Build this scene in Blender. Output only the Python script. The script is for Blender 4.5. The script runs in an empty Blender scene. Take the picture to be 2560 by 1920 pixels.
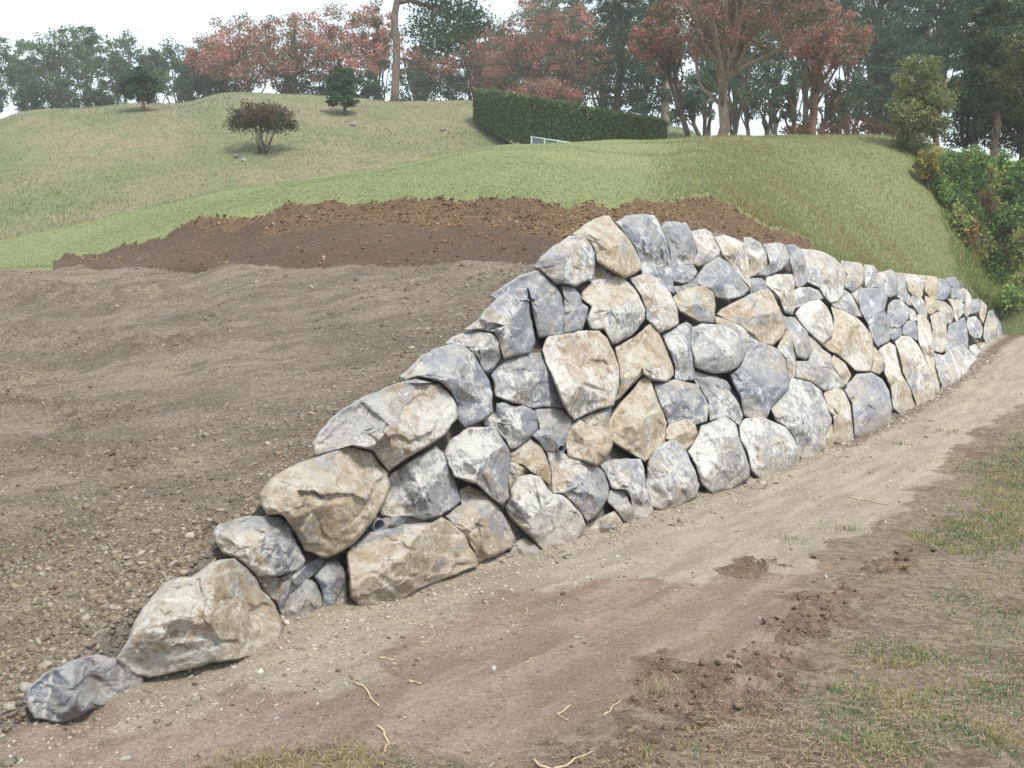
import bpy, math, random
import numpy as np
from mathutils import Vector
random.seed(7); RNG = np.random.default_rng(7)
S = bpy.context.scene
# ------------------------------------------------------------------ camera, sky, sun, exposure
F = 1050.0; CZ = 1.8; PITCH = math.atan((384-260)/F)
cp, sp = math.cos(PITCH), math.sin(PITCH)
cam = bpy.data.cameras.new('camera'); camo = bpy.data.objects.new('camera', cam); S.collection.objects.link(camo)
cam.sensor_width = 36; cam.lens = 36*F/1024; cam.clip_start = 0.1; cam.clip_end = 4000
camo.location = (0, 0, CZ); camo.rotation_euler = (math.pi/2-PITCH, 0, 0); S.camera = camo
SUN_EL = math.radians(58); SUN_AZ = math.radians(146)   # clockwise from +Y
w = bpy.data.worlds.new('World'); S.world = w; w.use_nodes = True
nt = w.node_tree; bgn = nt.nodes['Background']
sky = nt.nodes.new('ShaderNodeTexSky'); sky.sky_type = 'NISHITA'; sky.sun_disc = False
sky.sun_elevation = SUN_EL; sky.sun_rotation = SUN_AZ; sky.air_density = 1.0; sky.dust_density = 4.0; sky.ozone_density = 1.0
mx = nt.nodes.new('ShaderNodeMix'); mx.data_type = 'RGBA'; mx.inputs[0].default_value = 0.75   # thin bright overcast over the clear sky
mx.inputs[7].default_value = (6.9, 7.9, 8.5, 1); nt.links.new(sky.outputs[0], mx.inputs[6]); nt.links.new(mx.outputs[2], bgn.inputs[0]); bgn.inputs[1].default_value = 0.14
sl = bpy.data.lights.new('sun', 'SUN'); sl.energy = 3.0; sl.angle = math.radians(11); sl.color = (1, 0.95, 0.87)
so = bpy.data.objects.new('sun', sl); S.collection.objects.link(so)
sd = Vector((math.sin(SUN_AZ)*math.cos(SUN_EL), math.cos(SUN_AZ)*math.cos(SUN_EL), math.sin(SUN_EL)))
so.rotation_euler = sd.to_track_quat('Z', 'Y').to_euler()
S.view_settings.view_transform = 'Standard'; S.view_settings.look = 'None'
S.view_settings.exposure = 0.40; S.view_settings.gamma = 1.0
# ------------------------------------------------------------------ maths helpers
def ray(px, py):
    px = np.asarray(px, float); py = np.asarray(py, float)
    dx = (px-512)/F; u = (384-py)/F
    return dx, cp+u*sp, -sp+u*cp          # world direction (x,y,z)
def ae(px, py):
    x, y, z = ray(px, py); return x/y, z/y
def pt(px, py, D):
    a, e = ae(px, py); return np.array([a*D, D+0*a, CZ+e*D])
def h2(ix, iy, seed):
    n = (ix.astype(np.int64)*374761393 + iy.astype(np.int64)*668265263 + seed*69069+12345) & 0x7fffffff
    n = ((n ^ (n >> 13))*1274126177) & 0x7fffffff
    n = ((n ^ (n >> 15))*2246822519) & 0x7fffffff
    return (n & 0xffffff)/float(0xffffff)
def vn(x, y, seed=0):
    x = np.asarray(x, float); y = np.asarray(y, float)
    ix = np.floor(x).astype(np.int64); iy = np.floor(y).astype(np.int64); fx = x-ix; fy = y-iy
    fx = fx*fx*fx*(fx*(fx*6-15)+10); fy = fy*fy*fy*(fy*(fy*6-15)+10)
    a = h2(ix, iy, seed); b = h2(ix+1, iy, seed); c = h2(ix, iy+1, seed); d = h2(ix+1, iy+1, seed)
    return (a*(1-fx)+b*fx)*(1-fy)+(c*(1-fx)+d*fx)*fy
def fbm(x, y, seed=0, o=4, g=0.5):
    s = 0; A = 1; t = 0
    for i in range(o):
        s = s+A*vn(x*2**i+i*17.3, y*2**i-i*9.1, seed+i); t += A; A *= g
    return s/t-0.5
def sst(x, a, b):
    t = np.clip((x-a)/(b-a), 0, 1); return t*t*(3-2*t)
def polysd(P, x, y):
    """signed distance, positive inside"""
    P = np.array(P, float); x = np.asarray(x, float); y = np.asarray(y, float)
    d = np.full(x.shape, 1e9); ins = np.zeros(x.shape, bool)
    for i in range(len(P)):
        ax, ay = P[i-1]; bx, by = P[i]; ex, ey = bx-ax, by-ay
        t = np.clip(((x-ax)*ex+(y-ay)*ey)/(ex*ex+ey*ey+1e-12), 0, 1)
        d = np.minimum(d, np.hypot(x-ax-t*ex, y-ay-t*ey))
        c = ((ay > y) != (by > y))
        ins ^= c & (x < (bx-ax)*(y-ay)/(by-ay+1e-12)+ax)
    return np.where(ins, d, -d)
# ------------------------------------------------------------------ object helpers
def mesh(name, V, faces, mat=None, parent=None, cols=None, smooth=True, origin=None):
    V = np.asarray(V, float)
    if origin is not None: V = V-np.asarray(origin)
    me = bpy.data.meshes.new(name)
    if not isinstance(faces, list): faces = [faces]
    faces = [np.asarray(f) for f in faces if len(f)]
    me.vertices.add(len(V)); me.vertices.foreach_set('co', V.astype(np.float32).ravel())
    nl = sum(f.size for f in faces); nf = sum(len(f) for f in faces)
    me.loops.add(nl); me.polygons.add(nf)
    me.loops.foreach_set('vertex_index', np.concatenate([f.ravel() for f in faces]).astype(np.int32))
    st = []; o = 0
    for f in faces:
        st.append(o+np.arange(len(f))*f.shape[1]); o += f.size
    me.polygons.foreach_set('loop_start', np.concatenate(st).astype(np.int32))
    if smooth: me.polygons.foreach_set('use_smooth', np.ones(nf, bool))
    me.update(calc_edges=True)
    if cols is not None:
        at = me.color_attributes.new('Col', 'FLOAT_COLOR', 'POINT')
        c = np.ones((len(V), 4), np.float32); c[:, :cols.shape[1]] = cols
        at.data.foreach_set('color', c.ravel())
    if mat: me.materials.append(mat)
    ob = bpy.data.objects.new(name, me); S.collection.objects.link(ob)
    if origin is not None and parent is None: ob.location = origin
    if parent: ob.parent = parent
    return ob
def tag(o, label=None, cat=None, group=None, kind=None):
    if label: o['label'] = label
    if cat: o['category'] = cat
    if group: o['group'] = group
    if kind: o['kind'] = kind
    return o
def thing(name, loc, label, cat, group=None):
    o = bpy.data.objects.new(name, None); S.collection.objects.link(o); o.location = loc; o.empty_display_size = 0.2
    return tag(o, label, cat, group)
class Geo:
    def __init__(s): s.V = []; s.Q = []; s.T = []; s.n = 0
    def add(s, V, Q=None, T=None):
        if Q is not None and len(Q): s.Q.append(np.asarray(Q)+s.n)
        if T is not None and len(T): s.T.append(np.asarray(T)+s.n)
        s.V.append(np.asarray(V, float)); s.n += len(V)
    def build(s, name, mat, parent=None, origin=None, **k):
        V = np.concatenate(s.V)
        if parent is not None and origin is None: origin = np.array(parent.location)
        fs = []
        if s.Q: fs.append(np.concatenate(s.Q))
        if s.T: fs.append(np.concatenate(s.T))
        return mesh(name, V, fs, mat, parent, origin=origin, **k)
def tube(g, P, R, n=7, cap=True):
    P = np.asarray(P, float); R = np.broadcast_to(np.asarray(R, float), (len(P),))
    T = np.gradient(P, axis=0); T /= np.linalg.norm(T, axis=1)[:, None]+1e-9
    ref = np.array([0, 0, 1.]) if abs(T[0, 2]) < 0.8 else np.array([1., 0, 0])
    V = []
    th = np.arange(n)*2*math.pi/n
    for p, t, r in zip(P, T, R):
        a = np.cross(t, ref); a /= np.linalg.norm(a)+1e-9; b = np.cross(t, a)
        V.append(p+r*(np.cos(th)[:, None]*a+np.sin(th)[:, None]*b))
    V = np.concatenate(V); Q = []
    for i in range(len(P)-1):
        for j in range(n):
            Q.append((i*n+j, i*n+(j+1) % n, (i+1)*n+(j+1) % n, (i+1)*n+j))
    Tt = []
    if cap:
        V = np.vstack([V, P[0], P[-1]]); k = len(P)*n
        for j in range(n):
            Tt.append((k, (j+1) % n, j)); Tt.append((k+1, (len(P)-1)*n+j, (len(P)-1)*n+(j+1) % n))
    g.add(V, Q, Tt)
def gridfaces(nr, nc):
    i, j = np.meshgrid(np.arange(nr-1), np.arange(nc-1), indexing='ij')
    k = (i*nc+j).ravel(); return np.stack([k, k+1, k+nc+1, k+nc], 1)
# ------------------------------------------------------------------ materials
class M:
    def __init__(s, name, rough=0.9, spec=0.2):
        s.m = bpy.data.materials.new(name); s.m.use_nodes = True; s.t = s.m.node_tree
        s.b = s.t.nodes['Principled BSDF']; s.b.inputs['Roughness'].default_value = rough
        s.b.inputs['Specular IOR Level'].default_value = spec
        s.tc = s.t.nodes.new('ShaderNodeTexCoord'); s.co = s.tc.outputs['Object']
    def N(s, k, **kw):
        n = s.t.nodes.new(k)
        for a, v in kw.items(): setattr(n, a, v)
        return n
    def L(s, a, b): s.t.links.new(a, b)
    def noise(s, scale, detail=6, rough=0.6, vec=None, dist=0.0, out=0):
        n = s.N('ShaderNodeTexNoise'); n.inputs['Scale'].default_value = scale; n.inputs['Detail'].default_value = detail
        n.inputs['Roughness'].default_value = rough; n.inputs['Distortion'].default_value = dist
        s.L(vec or s.co, n.inputs['Vector']); return n.outputs[out]
    def mapping(s, scale, rot=(0, 0, 0), vec=None):
        n = s.N('ShaderNodeMapping'); n.inputs['Scale'].default_value = scale; n.inputs['Rotation'].default_value = rot
        s.L(vec or s.co, n.inputs['Vector']); return n.outputs[0]
    def ramp(s, x, a, b, lo=0.0, hi=1.0):
        n = s.N('ShaderNodeMapRange'); n.interpolation_type = 'SMOOTHSTEP'
        s.L(x, n.inputs['Value'])
        for i, v in zip((1, 2, 3, 4), (a, b, lo, hi)): n.inputs[i].default_value = v
        return n.outputs[0]
    def math(s, op, a, b=None):
        n = s.N('ShaderNodeMath', operation=op)
        for i, v in enumerate((a, b)):
            if v is None: continue
            if isinstance(v, (int, float)): n.inputs[i].default_value = v
            else: s.L(v, n.inputs[i])
        return n.outputs[0]
    def mix(s, f, a, b, mode='MIX'):
        n = s.N('ShaderNodeMix', data_type='RGBA', blend_type=mode)
        for i, v in ((0, f), (6, a), (7, b)):
            if isinstance(v, (int, float)): n.inputs[i].default_value = v
            elif isinstance(v, tuple): n.inputs[i].default_value = (*v, 1)
            else: s.L(v, n.inputs[i])
        return n.outputs[2]
    def bump(s, h, dist, strength=1.0, prev=None):
        n = s.N('ShaderNodeBump'); n.inputs['Distance'].default_value = dist; n.inputs['Strength'].default_value = strength
        s.L(h, n.inputs['Height'])
        if prev: s.L(prev, n.inputs['Normal'])
        return n.outputs[0]
    def out(s, col, nrm=None):
        if isinstance(col, tuple): s.b.inputs['Base Color'].default_value = (*col, 1)
        else: s.L(col, s.b.inputs['Base Color'])
        if nrm: s.L(nrm, s.b.inputs['Normal'])
        return s.m
def mat_rock():
    m = M('rock', 0.85); oi = m.N('ShaderNodeObjectInfo'); sep = m.N('ShaderNodeSeparateColor'); m.L(oi.outputs['Color'], sep.inputs[0])
    blu, och, whi = sep.outputs; pink = m.math('SUBTRACT', 1.0, oi.outputs['Alpha'])
    sc = m.N('ShaderNodeVectorMath', operation='ADD'); m.L(m.co, sc.inputs[0]); cm = m.N('ShaderNodeCombineXYZ')
    r1 = m.math('MULTIPLY', oi.outputs['Random'], 57.0); r2 = m.math('MULTIPLY', oi.outputs['Random'], -31.0)
    m.L(r1, cm.inputs[0]); m.L(r2, cm.inputs[1]); m.L(r1, cm.inputs[2]); m.L(cm.outputs[0], sc.inputs[1]); v = sc.outputs[0]
    rr = m.N('ShaderNodeVectorRotate', rotation_type='EULER_XYZ'); m.L(v, rr.inputs['Vector']); m.L(cm.outputs[0], rr.inputs['Rotation'])
    vc = m.N('ShaderNodeVertexColor'); vc.layer_name = 'Col'; vs = m.N('ShaderNodeSeparateColor'); m.L(vc.outputs[0], vs.inputs[0])
    f1 = m.math('MULTIPLY', m.math('SUBTRACT', vs.outputs[0], 0.5), 0.30); f2 = m.math('MULTIPLY', m.math('SUBTRACT', vs.outputs[1], 0.5), 0.26)
    big = m.math('ADD', m.noise(2.4, 5, 0.6, v, 0.3), f2); big2 = m.math('ADD', m.noise(2.9, 6, 0.6, m.mapping((1, 1, 1), (1, 2, 0.5), v), 0.4), f1)
    st = m.mapping((1, 1, 0.28), (0, 0, 0), rr.outputs[0]); streak = m.noise(12, 8, 0.7, st, 0.4)
    med = m.noise(9, 8, 0.62, v, 0.2); fine = m.noise(26, 8, 0.72, v); sp = m.noise(60, 5, 0.7, v)
    col = m.mix(m.ramp(big, 0.35, 0.65), (0.30, 0.298, 0.298), (0.46, 0.45, 0.435))
    col = m.mix(m.math('MULTIPLY', blu, m.ramp(big2, 0.30, 0.52, 0.35, 1.0)), col, (0.25, 0.272, 0.325))
    thr = m.math('ADD', m.math('ADD', m.math('MULTIPLY', och, 0.36), f2), m.noise(3.0, 8, 0.66, v, 0.3))
    ocol = m.mix(m.ramp(med, 0.38, 0.62), (0.42, 0.315, 0.19), (0.58, 0.49, 0.345))
    col = m.mix(m.math('MULTIPLY', m.ramp(thr, 0.60, 0.76), m.ramp(och, 0.0, 0.6, 0.3, 0.8)), col, ocol)
    rust = m.math('MULTIPLY', m.ramp(m.noise(5.0, 5, 0.6, v, 0.3), 0.56, 0.68), m.math('MULTIPLY', och, 0.6)); col = m.mix(rust, col, (0.46, 0.29, 0.13))
    col = m.mix(m.math('MULTIPLY', pink, m.ramp(big, 0.36, 0.52)), col, (0.46, 0.325, 0.275))
    col = m.mix(m.ramp(fine, 0.40, 0.56, 0.38, 0.0), col, m.mix(0.5, col, (0.09, 0.09, 0.10)))
    wm = m.math('MULTIPLY', m.math('SUBTRACT', whi, 0.5), 0.17)
    fw = m.ramp(m.math('ADD', wm, m.math('MULTIPLY', m.math('ADD', streak, m.math('ADD', fine, big2)), 0.3333)), 0.522, 0.585); col = m.mix(m.math('MULTIPLY', fw, 0.9), col, m.mix(m.math('MULTIPLY', och, 0.4), (0.66, 0.66, 0.65), (0.68, 0.60, 0.46)))
    spk = m.ramp(sp, 0.60, 0.68); col = m.mix(m.math('MULTIPLY', spk, m.ramp(med, 0.45, 0.6, 0.1, 0.8)), col, (0.72, 0.72, 0.71))
    ve = m.math('ABSOLUTE', m.math('SUBTRACT', m.noise(3.2, 8, 0.66, v, 0.5), 0.5)); col = m.mix(m.math('MULTIPLY', m.ramp(ve, 0.0, 0.010, 0.9, 0), m.ramp(big, 0.4, 0.55)), col, (0.76, 0.76, 0.75))
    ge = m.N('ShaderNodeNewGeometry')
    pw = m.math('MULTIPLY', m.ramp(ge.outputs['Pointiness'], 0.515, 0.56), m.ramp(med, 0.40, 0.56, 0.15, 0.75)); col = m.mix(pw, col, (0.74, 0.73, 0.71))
    sx = m.N('ShaderNodeSeparateXYZ'); m.L(ge.outputs['Position'], sx.inputs[0])
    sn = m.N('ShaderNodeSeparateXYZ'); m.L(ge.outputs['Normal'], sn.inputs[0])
    dz = m.math('ADD', m.math('ADD', sx.outputs[2], m.ramp(sx.outputs[1], 5, 12, 0.05, 0.42)), m.math('MULTIPLY', m.math('SUBTRACT', med, 0.5), 0.6)); col = m.mix(m.ramp(dz, 0.0, 0.22, 0.6, 0.0), col, (0.33, 0.27, 0.205))
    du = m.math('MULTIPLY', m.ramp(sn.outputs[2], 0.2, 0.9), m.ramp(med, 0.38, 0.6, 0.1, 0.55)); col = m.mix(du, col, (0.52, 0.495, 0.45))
    nb = m.bump(med, 0.05, 1.0); nb = m.bump(streak, 0.016, 0.9, nb); nb = m.bump(fine, 0.022, 1.0, nb); nb = m.bump(sp, 0.004, 0.9, nb)
    return m.out(col, nb)
def mat_ground(name, a, b, c, s1=0.6, s2=14, s3=70, bumpd=0.02, streak=None, spots=None):
    m = M(name); n1 = m.noise(s1, 5, 0.6); n2 = m.noise(s2, 8, 0.7, m.mapping(streak) if streak else None); n3 = m.noise(s3, 4, 0.7)
    if streak: n1 = m.noise(s1*2.5, 6, 0.65, m.mapping(streak))
    col = m.mix(m.ramp(n1, 0.35, 0.65), a, b); col = m.mix(m.ramp(n2, 0.48, 0.66, 0, 0.8), col, c)
    col = m.mix(m.ramp(n3, 0.38, 0.56, 0.45, 0), col, (0.05, 0.04, 0.03), 'MIX'); col = m.mix(m.ramp(m.noise(s3*1.7, 4, 0.7), 0.52, 0.66, 0, 0.45), col, m.mix(0.5, col, (0.75, 0.68, 0.55)))
    if spots: col = m.mix(m.ramp(m.noise(s3*0.6, 3, 0.6), 0.66, 0.72), col, spots)
    nb = m.bump(n2, bumpd, 0.8); nb = m.bump(n3, bumpd*0.35, 0.8, nb)
    return m.out(col, nb)
def mat_vcol(name, trans=0.0, rough=0.8, vary=0.0):
    m = M(name, rough, 0.15); a = m.N('ShaderNodeVertexColor'); a.layer_name = 'Col'; c = a.outputs[0]
    if vary:
        n = m.noise(vary, 4, 0.6); c = m.mix(m.ramp(n, 0.35, 0.65, 0.45, 0), c, m.mix(1.0, c, (0.5, 0.5, 0.5), 'MULTIPLY'))
    m.out(c)
    if trans:
        t = m.N('ShaderNodeBsdfTranslucent'); m.L(c, t.inputs[0]); x = m.N('ShaderNodeMixShader'); x.inputs[0].default_value = trans
        o = m.t.nodes['Material Output']; m.L(m.b.outputs[0], x.inputs[1]); m.L(t.outputs[0], x.inputs[2]); m.L(x.outputs[0], o.inputs[0])
    return m.m
def mat_front():
    """front ground: attribute zones r=mud g=brown churned b=turf soil"""
    m = M('front_ground'); a = m.N('ShaderNodeVertexColor'); a.layer_name = 'Col'; sep = m.N('ShaderNodeSeparateColor'); m.L(a.outputs[0], sep.inputs[0])
    z1, z2, z3 = sep.outputs
    rot = m.mapping((0.2, 1, 1), (0, 0, 0), m.mapping((1, 1, 1), (0, 0, math.radians(-57))))
    st = m.noise(5, 8, 0.65, rot); n1 = m.noise(0.9, 5, 0.6); n2 = m.noise(16, 8, 0.7); n3 = m.noise(48, 6, 0.8); n4 = m.noise(45, 2, 0.5)
    col = m.mix(m.ramp(st, 0.35, 0.65), (0.255, 0.212, 0.162), (0.365, 0.31, 0.242)); col = m.mix(m.ramp(n2, 0.5, 0.68, 0, 0.6), col, (0.25, 0.205, 0.15))
    col = m.mix(m.ramp(n4, 0.66, 0.70), col, (0.55, 0.50, 0.42))
    mud = m.mix(m.ramp(st, 0.38, 0.62), (0.195, 0.138, 0.104), (0.285, 0.215, 0.172)); mud = m.mix(m.ramp(m.noise(2.2, 7, 0.65, rot), 0.52, 0.66, 0, 0.6), mud, (0.25, 0.15, 0.09))
    mud = m.mix(m.ramp(n2, 0.52, 0.66, 0, 0.7), mud, (0.15, 0.105, 0.075))
    br = m.mix(m.ramp(n2, 0.4, 0.62), (0.095, 0.062, 0.042), (0.18, 0.125, 0.088))
    tf = m.mix(m.ramp(n2, 0.38, 0.62), (0.115, 0.085, 0.06), (0.235, 0.185, 0.14)); tf = m.mix(m.ramp(n1, 0.5, 0.7, 0, 0.5), tf, (0.20, 0.18, 0.09))
    def edge(z): return m.ramp(m.math('ADD', z, m.math('MULTIPLY', m.math('SUBTRACT', m.noise(6, 8, 0.7), 0.5), 0.9)), 0.35, 0.62)
    col = m.mix(edge(z1), col, mud); col = m.mix(edge(z3), col, tf); col = m.mix(edge(z2), col, br)
    col = m.mix(m.ramp(n3, 0.38, 0.55, 0.42, 0), col, (0.06, 0.045, 0.03)); col = m.mix(m.ramp(m.noise(130, 4, 0.7), 0.52, 0.64, 0, 0.5), col, m.mix(0.5, col, (0.75, 0.68, 0.58)))
    nb = m.bump(st, 0.02, 0.6); nb = m.bump(n2, 0.02, 0.9, nb); nb = m.bump(n3, 0.007, 0.9, nb)
    m.b.inputs['Roughness'].default_value = 0.85
    return m.out(col, nb)
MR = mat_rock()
M_FIELD = mat_ground('field_dirt', (0.165, 0.128, 0.092), (0.27, 0.215, 0.155), (0.12, 0.093, 0.068), 0.8, 6, 38, 0.08, streak=(0.3, 1.0, 1), spots=(0.5, 0.45, 0.37))
M_SOIL = mat_ground('soil_dark', (0.088, 0.054, 0.036), (0.108, 0.068, 0.045), (0.07, 0.042, 0.028), 0.8, 22, 90, 0.03, spots=(0.30, 0.20, 0.11))
M_SOIL2 = mat_ground('soil_crumb', (0.175, 0.105, 0.060), (0.21, 0.13, 0.075), (0.11, 0.065, 0.036), 1.1, 16, 60, 0.07, spots=(0.36, 0.25, 0.13))
M_LAWN = mat_ground('lawn_turf', (0.175, 0.205, 0.08), (0.205, 0.23, 0.095), (0.15, 0.175, 0.07), 0.25, 5, 40, 0.02)
M_BANK = mat_ground('bank_turf', (0.175, 0.20, 0.08), (0.205, 0.225, 0.095), (0.145, 0.165, 0.065), 0.5, 8, 45, 0.04)
M_HILL = mat_ground('hill_turf', (0.14, 0.165, 0.07), (0.225, 0.19, 0.12), (0.11, 0.145, 0.06), 0.22, 1.6, 16, 0.06)
M_WEED = mat_ground('weed_ground', (0.10, 0.13, 0.05), (0.14, 0.16, 0.07), (0.07, 0.09, 0.035), 1, 8, 40, .05)
M_FILL = mat_ground('backfill', (0.20, 0.18, 0.155), (0.27, 0.25, 0.22), (0.12, 0.11, 0.10), 2, 12, 50, 0.05)
M_FAR = mat_ground('far_ground', (0.15, 0.17, 0.08), (0.18, 0.19, 0.10), (0.1, 0.12, 0.05), 0.02, 0.3, 3, 0.05)
M_FRONT = mat_front(); M_GRASS = mat_vcol('blade', 0.45); M_LEAF = mat_vcol('leaf', 0.3); M_STONE = mat_vcol('pebble', 0, 0.9, 40)
def mat_bark(name, a, b):
    m = M(name); n = m.noise(5, 7, 0.65, m.mapping((3, 3, 0.7))); nb = m.bump(n, 0.05)
    return m.out(m.mix(m.ramp(n, 0.35, 0.65), a, b), nb)
BARK = mat_bark('bark', (0.06, 0.045, 0.035), (0.16, 0.125, 0.10)); BARK_L = mat_bark('bark_pale', (0.17, 0.12, 0.09), (0.34, 0.27, 0.21)); BARK_R = mat_bark('bark_red', (0.11, 0.06, 0.04), (0.20, 0.11, 0.07))
def mat_plain(name, c, rough=0.5):
    m = M(name, rough, 0.4); n = m.noise(30, 4); return m.out(m.mix(m.ramp(n, 0.4, 0.7, 0, 0.4), c, tuple(x*0.75 for x in c)))
M_PVC = mat_plain('grey_pvc', (0.22, 0.235, 0.26)); M_FENCE = mat_plain('pale_metal', (0.52, 0.62, 0.60)); M_ROOT = mat_plain('root', (0.47, 0.37, 0.25), 0.9)
M_HOLE = mat_plain('pipe_inside', (0.06, 0.065, 0.07))
# ------------------------------------------------------------------ wall plane
UD = np.array([math.cos(math.radians(57)), math.sin(math.radians(57))]); ND = np.array([UD[1], -UD[0]])
B0 = np.array([-1.18, 5.1]); KB = 0.40
def wallD(px, py):
    a, e = ae(px, py); nb = ND@B0
    return (nb-KB*CZ)/(a*ND[0]+ND[1]+KB*e)
S_END = 23.3
# ------------------------------------------------------------------ terrain function
def T(tab, a_of=None):
    tab = np.array(tab, float); a, e = ae(tab[:, 0], tab[:, 1]); return a, e, tab[:, 2] if tab.shape[1] > 2 else None
FP = [pt(533, 268, wallD(533, 268)+0.35), pt(35, 694, wallD(35, 694)), pt(0, 271, 13.8)]
nrm_ = np.cross(FP[1]-FP[0], FP[2]-FP[0]); FC = -nrm_[:2]/nrm_[2]; FZ0 = FP[0][2]-FC@FP[0][:2]
def fieldz(x, y): return FC[0]*x+FC[1]*y+FZ0
def fhit(px, py): a, e = ae(px, py); D = (FZ0-CZ)/(e-FC[0]*a-FC[1]); return a*D, D
y1t = [(-400,275),(0,271),(57,267),(128,267),(200,267),(300,266),(400,264),(480,262),(530,262),(560,258),(600,240),(650,236),(700,246),(750,256),(800,259),(850,272),(900,286),(950,290),(985,298),(1000,306),(1010,316),(1024,322),(1400,318)]
y2t = [(-400,268),(0,269),(57,264),(98,254),(146,239),(192,226),(244,220),(269,213),(306,206),(358,205),(392,203),(440,208),(475,204),(515,206),(580,210),(613,207),(662,209),(697,199),(734,205),(749,222),(770,230),(804,243),(850,258),(900,268),(950,276),(985,284),(1000,289),(1012,289),(1024,284),(1400,250)]
y3t = [(-400,262),(0,241),(81,225),(163,205),(212,194),(260,186),(320,177),(385,166),(450,153),(499,147),(532,145),(600,142),(662,140),(701,138),(780,137),(876,137),(910,141),(960,152),(1024,170),(1400,205)]
D3t = [(-400,18),(0,21),(200,23),(400,27),(600,31),(700,32),(876,31),(1024,30),(1400,28)]
y5t = [(-400,150),(-60,140),(0,120),(24,111),(98,107),(133,103),(187,103),(212,95),(236,91.5),(277,94),(326,95),(369,99),(388,102),(418,102),(471,100),(500,106),(530,120),(564,132),(600,141),(635,142),(662,126),(690,129),(704,138),(730,150),(900,162),(1400,200)]
AG = np.linspace(-1.0, 1.0, 4001); _cache = {}
def _sm(v, wd):
    k = np.exp(-np.linspace(-2.5, 2.5, 2*wd+1)**2); k /= k.sum(); return np.convolve(np.pad(v, wd, mode='edge'), k, 'valid')
def lin(tab, a):
    if id(tab) not in _cache:
        t = np.array(tab, float); aa, ee = ae(t[:, 0], t[:, 1]); _cache[id(tab)] = _sm(np.interp(AG, aa, ee), 50)
    return np.interp(a, AG, _cache[id(tab)])
def linD(tab, a):
    if id(tab) not in _cache:
        t = np.array(tab, float); _cache[id(tab)] = _sm(np.interp(AG, (t[:, 0]-512)/F, t[:, 1]), 120)
    return np.interp(a, AG, _cache[id(tab)])
D1C = []
def terrain(x, y, bumps=True):
    x = np.asarray(x, float); y = np.asarray(y, float); D = np.maximum(y, 0.5); a = x/D
    e1 = lin(y1t, a); e2 = lin(y2t, a); e3 = lin(y3t, a); e5 = lin(y5t, a)
    DF = (FZ0-CZ)/(e1-FC[0]*a-FC[1]); DF = np.where((DF < 5) | (DF > 30), 14, DF)
    nb = ND@B0; DW = (nb-KB*CZ)/(a*ND[0]+ND[1]+KB*e1)+0.35
    aL = (533-512)/F; aR = (1004-512)/F
    if not D1C:
        D1C.append(0); g1 = lin(y1t, AG); DFg = (FZ0-CZ)/(g1-FC[0]*AG-FC[1]); DFg = np.where((DFg < 5) | (DFg > 30), 14, DFg)
        DWg = (nb-KB*CZ)/(AG*ND[0]+ND[1]+KB*g1)+0.35
        D1C[0] = _sm(np.clip(np.where(AG < aL, DFg, np.where(AG < aR, DWg, np.interp(AG, [aR, aR+.05], [24.2, 22.8]))), 6, 25), 40)
    D1 = np.interp(a, AG, D1C[0]); D2 = D1+1.5+0.4*sst(a, -0.5, 0.0); D3 = np.maximum(linD(D3t, a), D2+4); D4 = D3+5; D5 = np.interp(a, [-0.5, 0, 0.15, 0.3], [54, 54, 48, 44]); D6 = D5+9; D7 = D5+40
    z1 = CZ+e1*D1; z2 = CZ+e2*D2; z3 = CZ+e3*D3; z4 = z3-0.35; z5 = CZ+e5*D5
    z4 = np.minimum(z4, CZ+e3*D4-0.25); z4 = np.where(z5 < z4, z5-0.1, z4)
    z6 = z5-1.2; z7 = z5-4.5
    Ds = np.stack([D1, D2, D3, D4, D5, D6, D7]); Zs = np.stack([z1, z2, z3, z4, z5, z6, z7])
    sl_ = np.diff(Zs, axis=0)/np.diff(Ds, axis=0)
    mm = [sl_[0]]
    for k in range(1, 6):
        p = sl_[k-1]; q = sl_[k]; mm.append(np.where(p*q > 0, 2*p*q/(p+q+1e-9*np.sign(p+q)), 0))
    mm.append(sl_[5]*0); mm[2] = e3; mm[4] = e5
    fz_ = fieldz(x, y); z = fz_+(z1-fz_)*np.where(D < D1, sst(a, aL-0.05, aL+0.03), 0)
    z = z+np.where((D < D1), (z1-(fieldz(a*D1, D1)))*sst(D, D1-2.0, D1)*(1-sst(a, aL-0.05, aL+0.03)), 0)
    z = np.where((a > aR) & (D < D1), z1-(D1-D)*0.06, z)
    for k in range(6):
        h = Ds[k+1]-Ds[k]; t = (D-Ds[k])/h; ins = (t >= 0) & (t <= 1); t = np.clip(t, 0, 1)
        v = (2*t**3-3*t**2+1)*Zs[k]+(t**3-2*t**2+t)*h*mm[k]+(-2*t**3+3*t**2)*Zs[k+1]+(t**3-t**2)*h*mm[k+1]
        if k == 0: v = Zs[0]+(Zs[1]-Zs[0])*t
        z = np.where(ins, v, z)
    z = np.where(D > D7, z7, z)
    # zones: 0 field 1 dark soil 2 crumb soil 3 lawn 4 bank 5 hill
    zn = np.where(D < D1, 0, np.where(D < D2, 1, np.where(D < D3+1.0, 3, 5)))
    jag = 0.04*fbm(x*2, y*2, 5, 4)*2
    zn = np.where((D < D1+jag) & (a < aL), 0, zn)
    soilw = (a > ae(52, 266)[0]) & (a < ae(812, 240)[0])
    rel = (D-D1)/(D2-D1); relj = rel+0.28*fbm(x*1.7, y*1.7, 8, 4)*2
    split = np.interp(a, [-0.35, -0.2, 0.0, 0.08, 0.12], [1.1, 0.62, 0.52, 0.35, -1])
    zn = np.where((zn == 1) & (relj > split), 2, zn)
    zn = np.where((zn == 1) & ~soilw, 3, zn); zn = np.where((zn == 2) & ~soilw, 3, zn)
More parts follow.
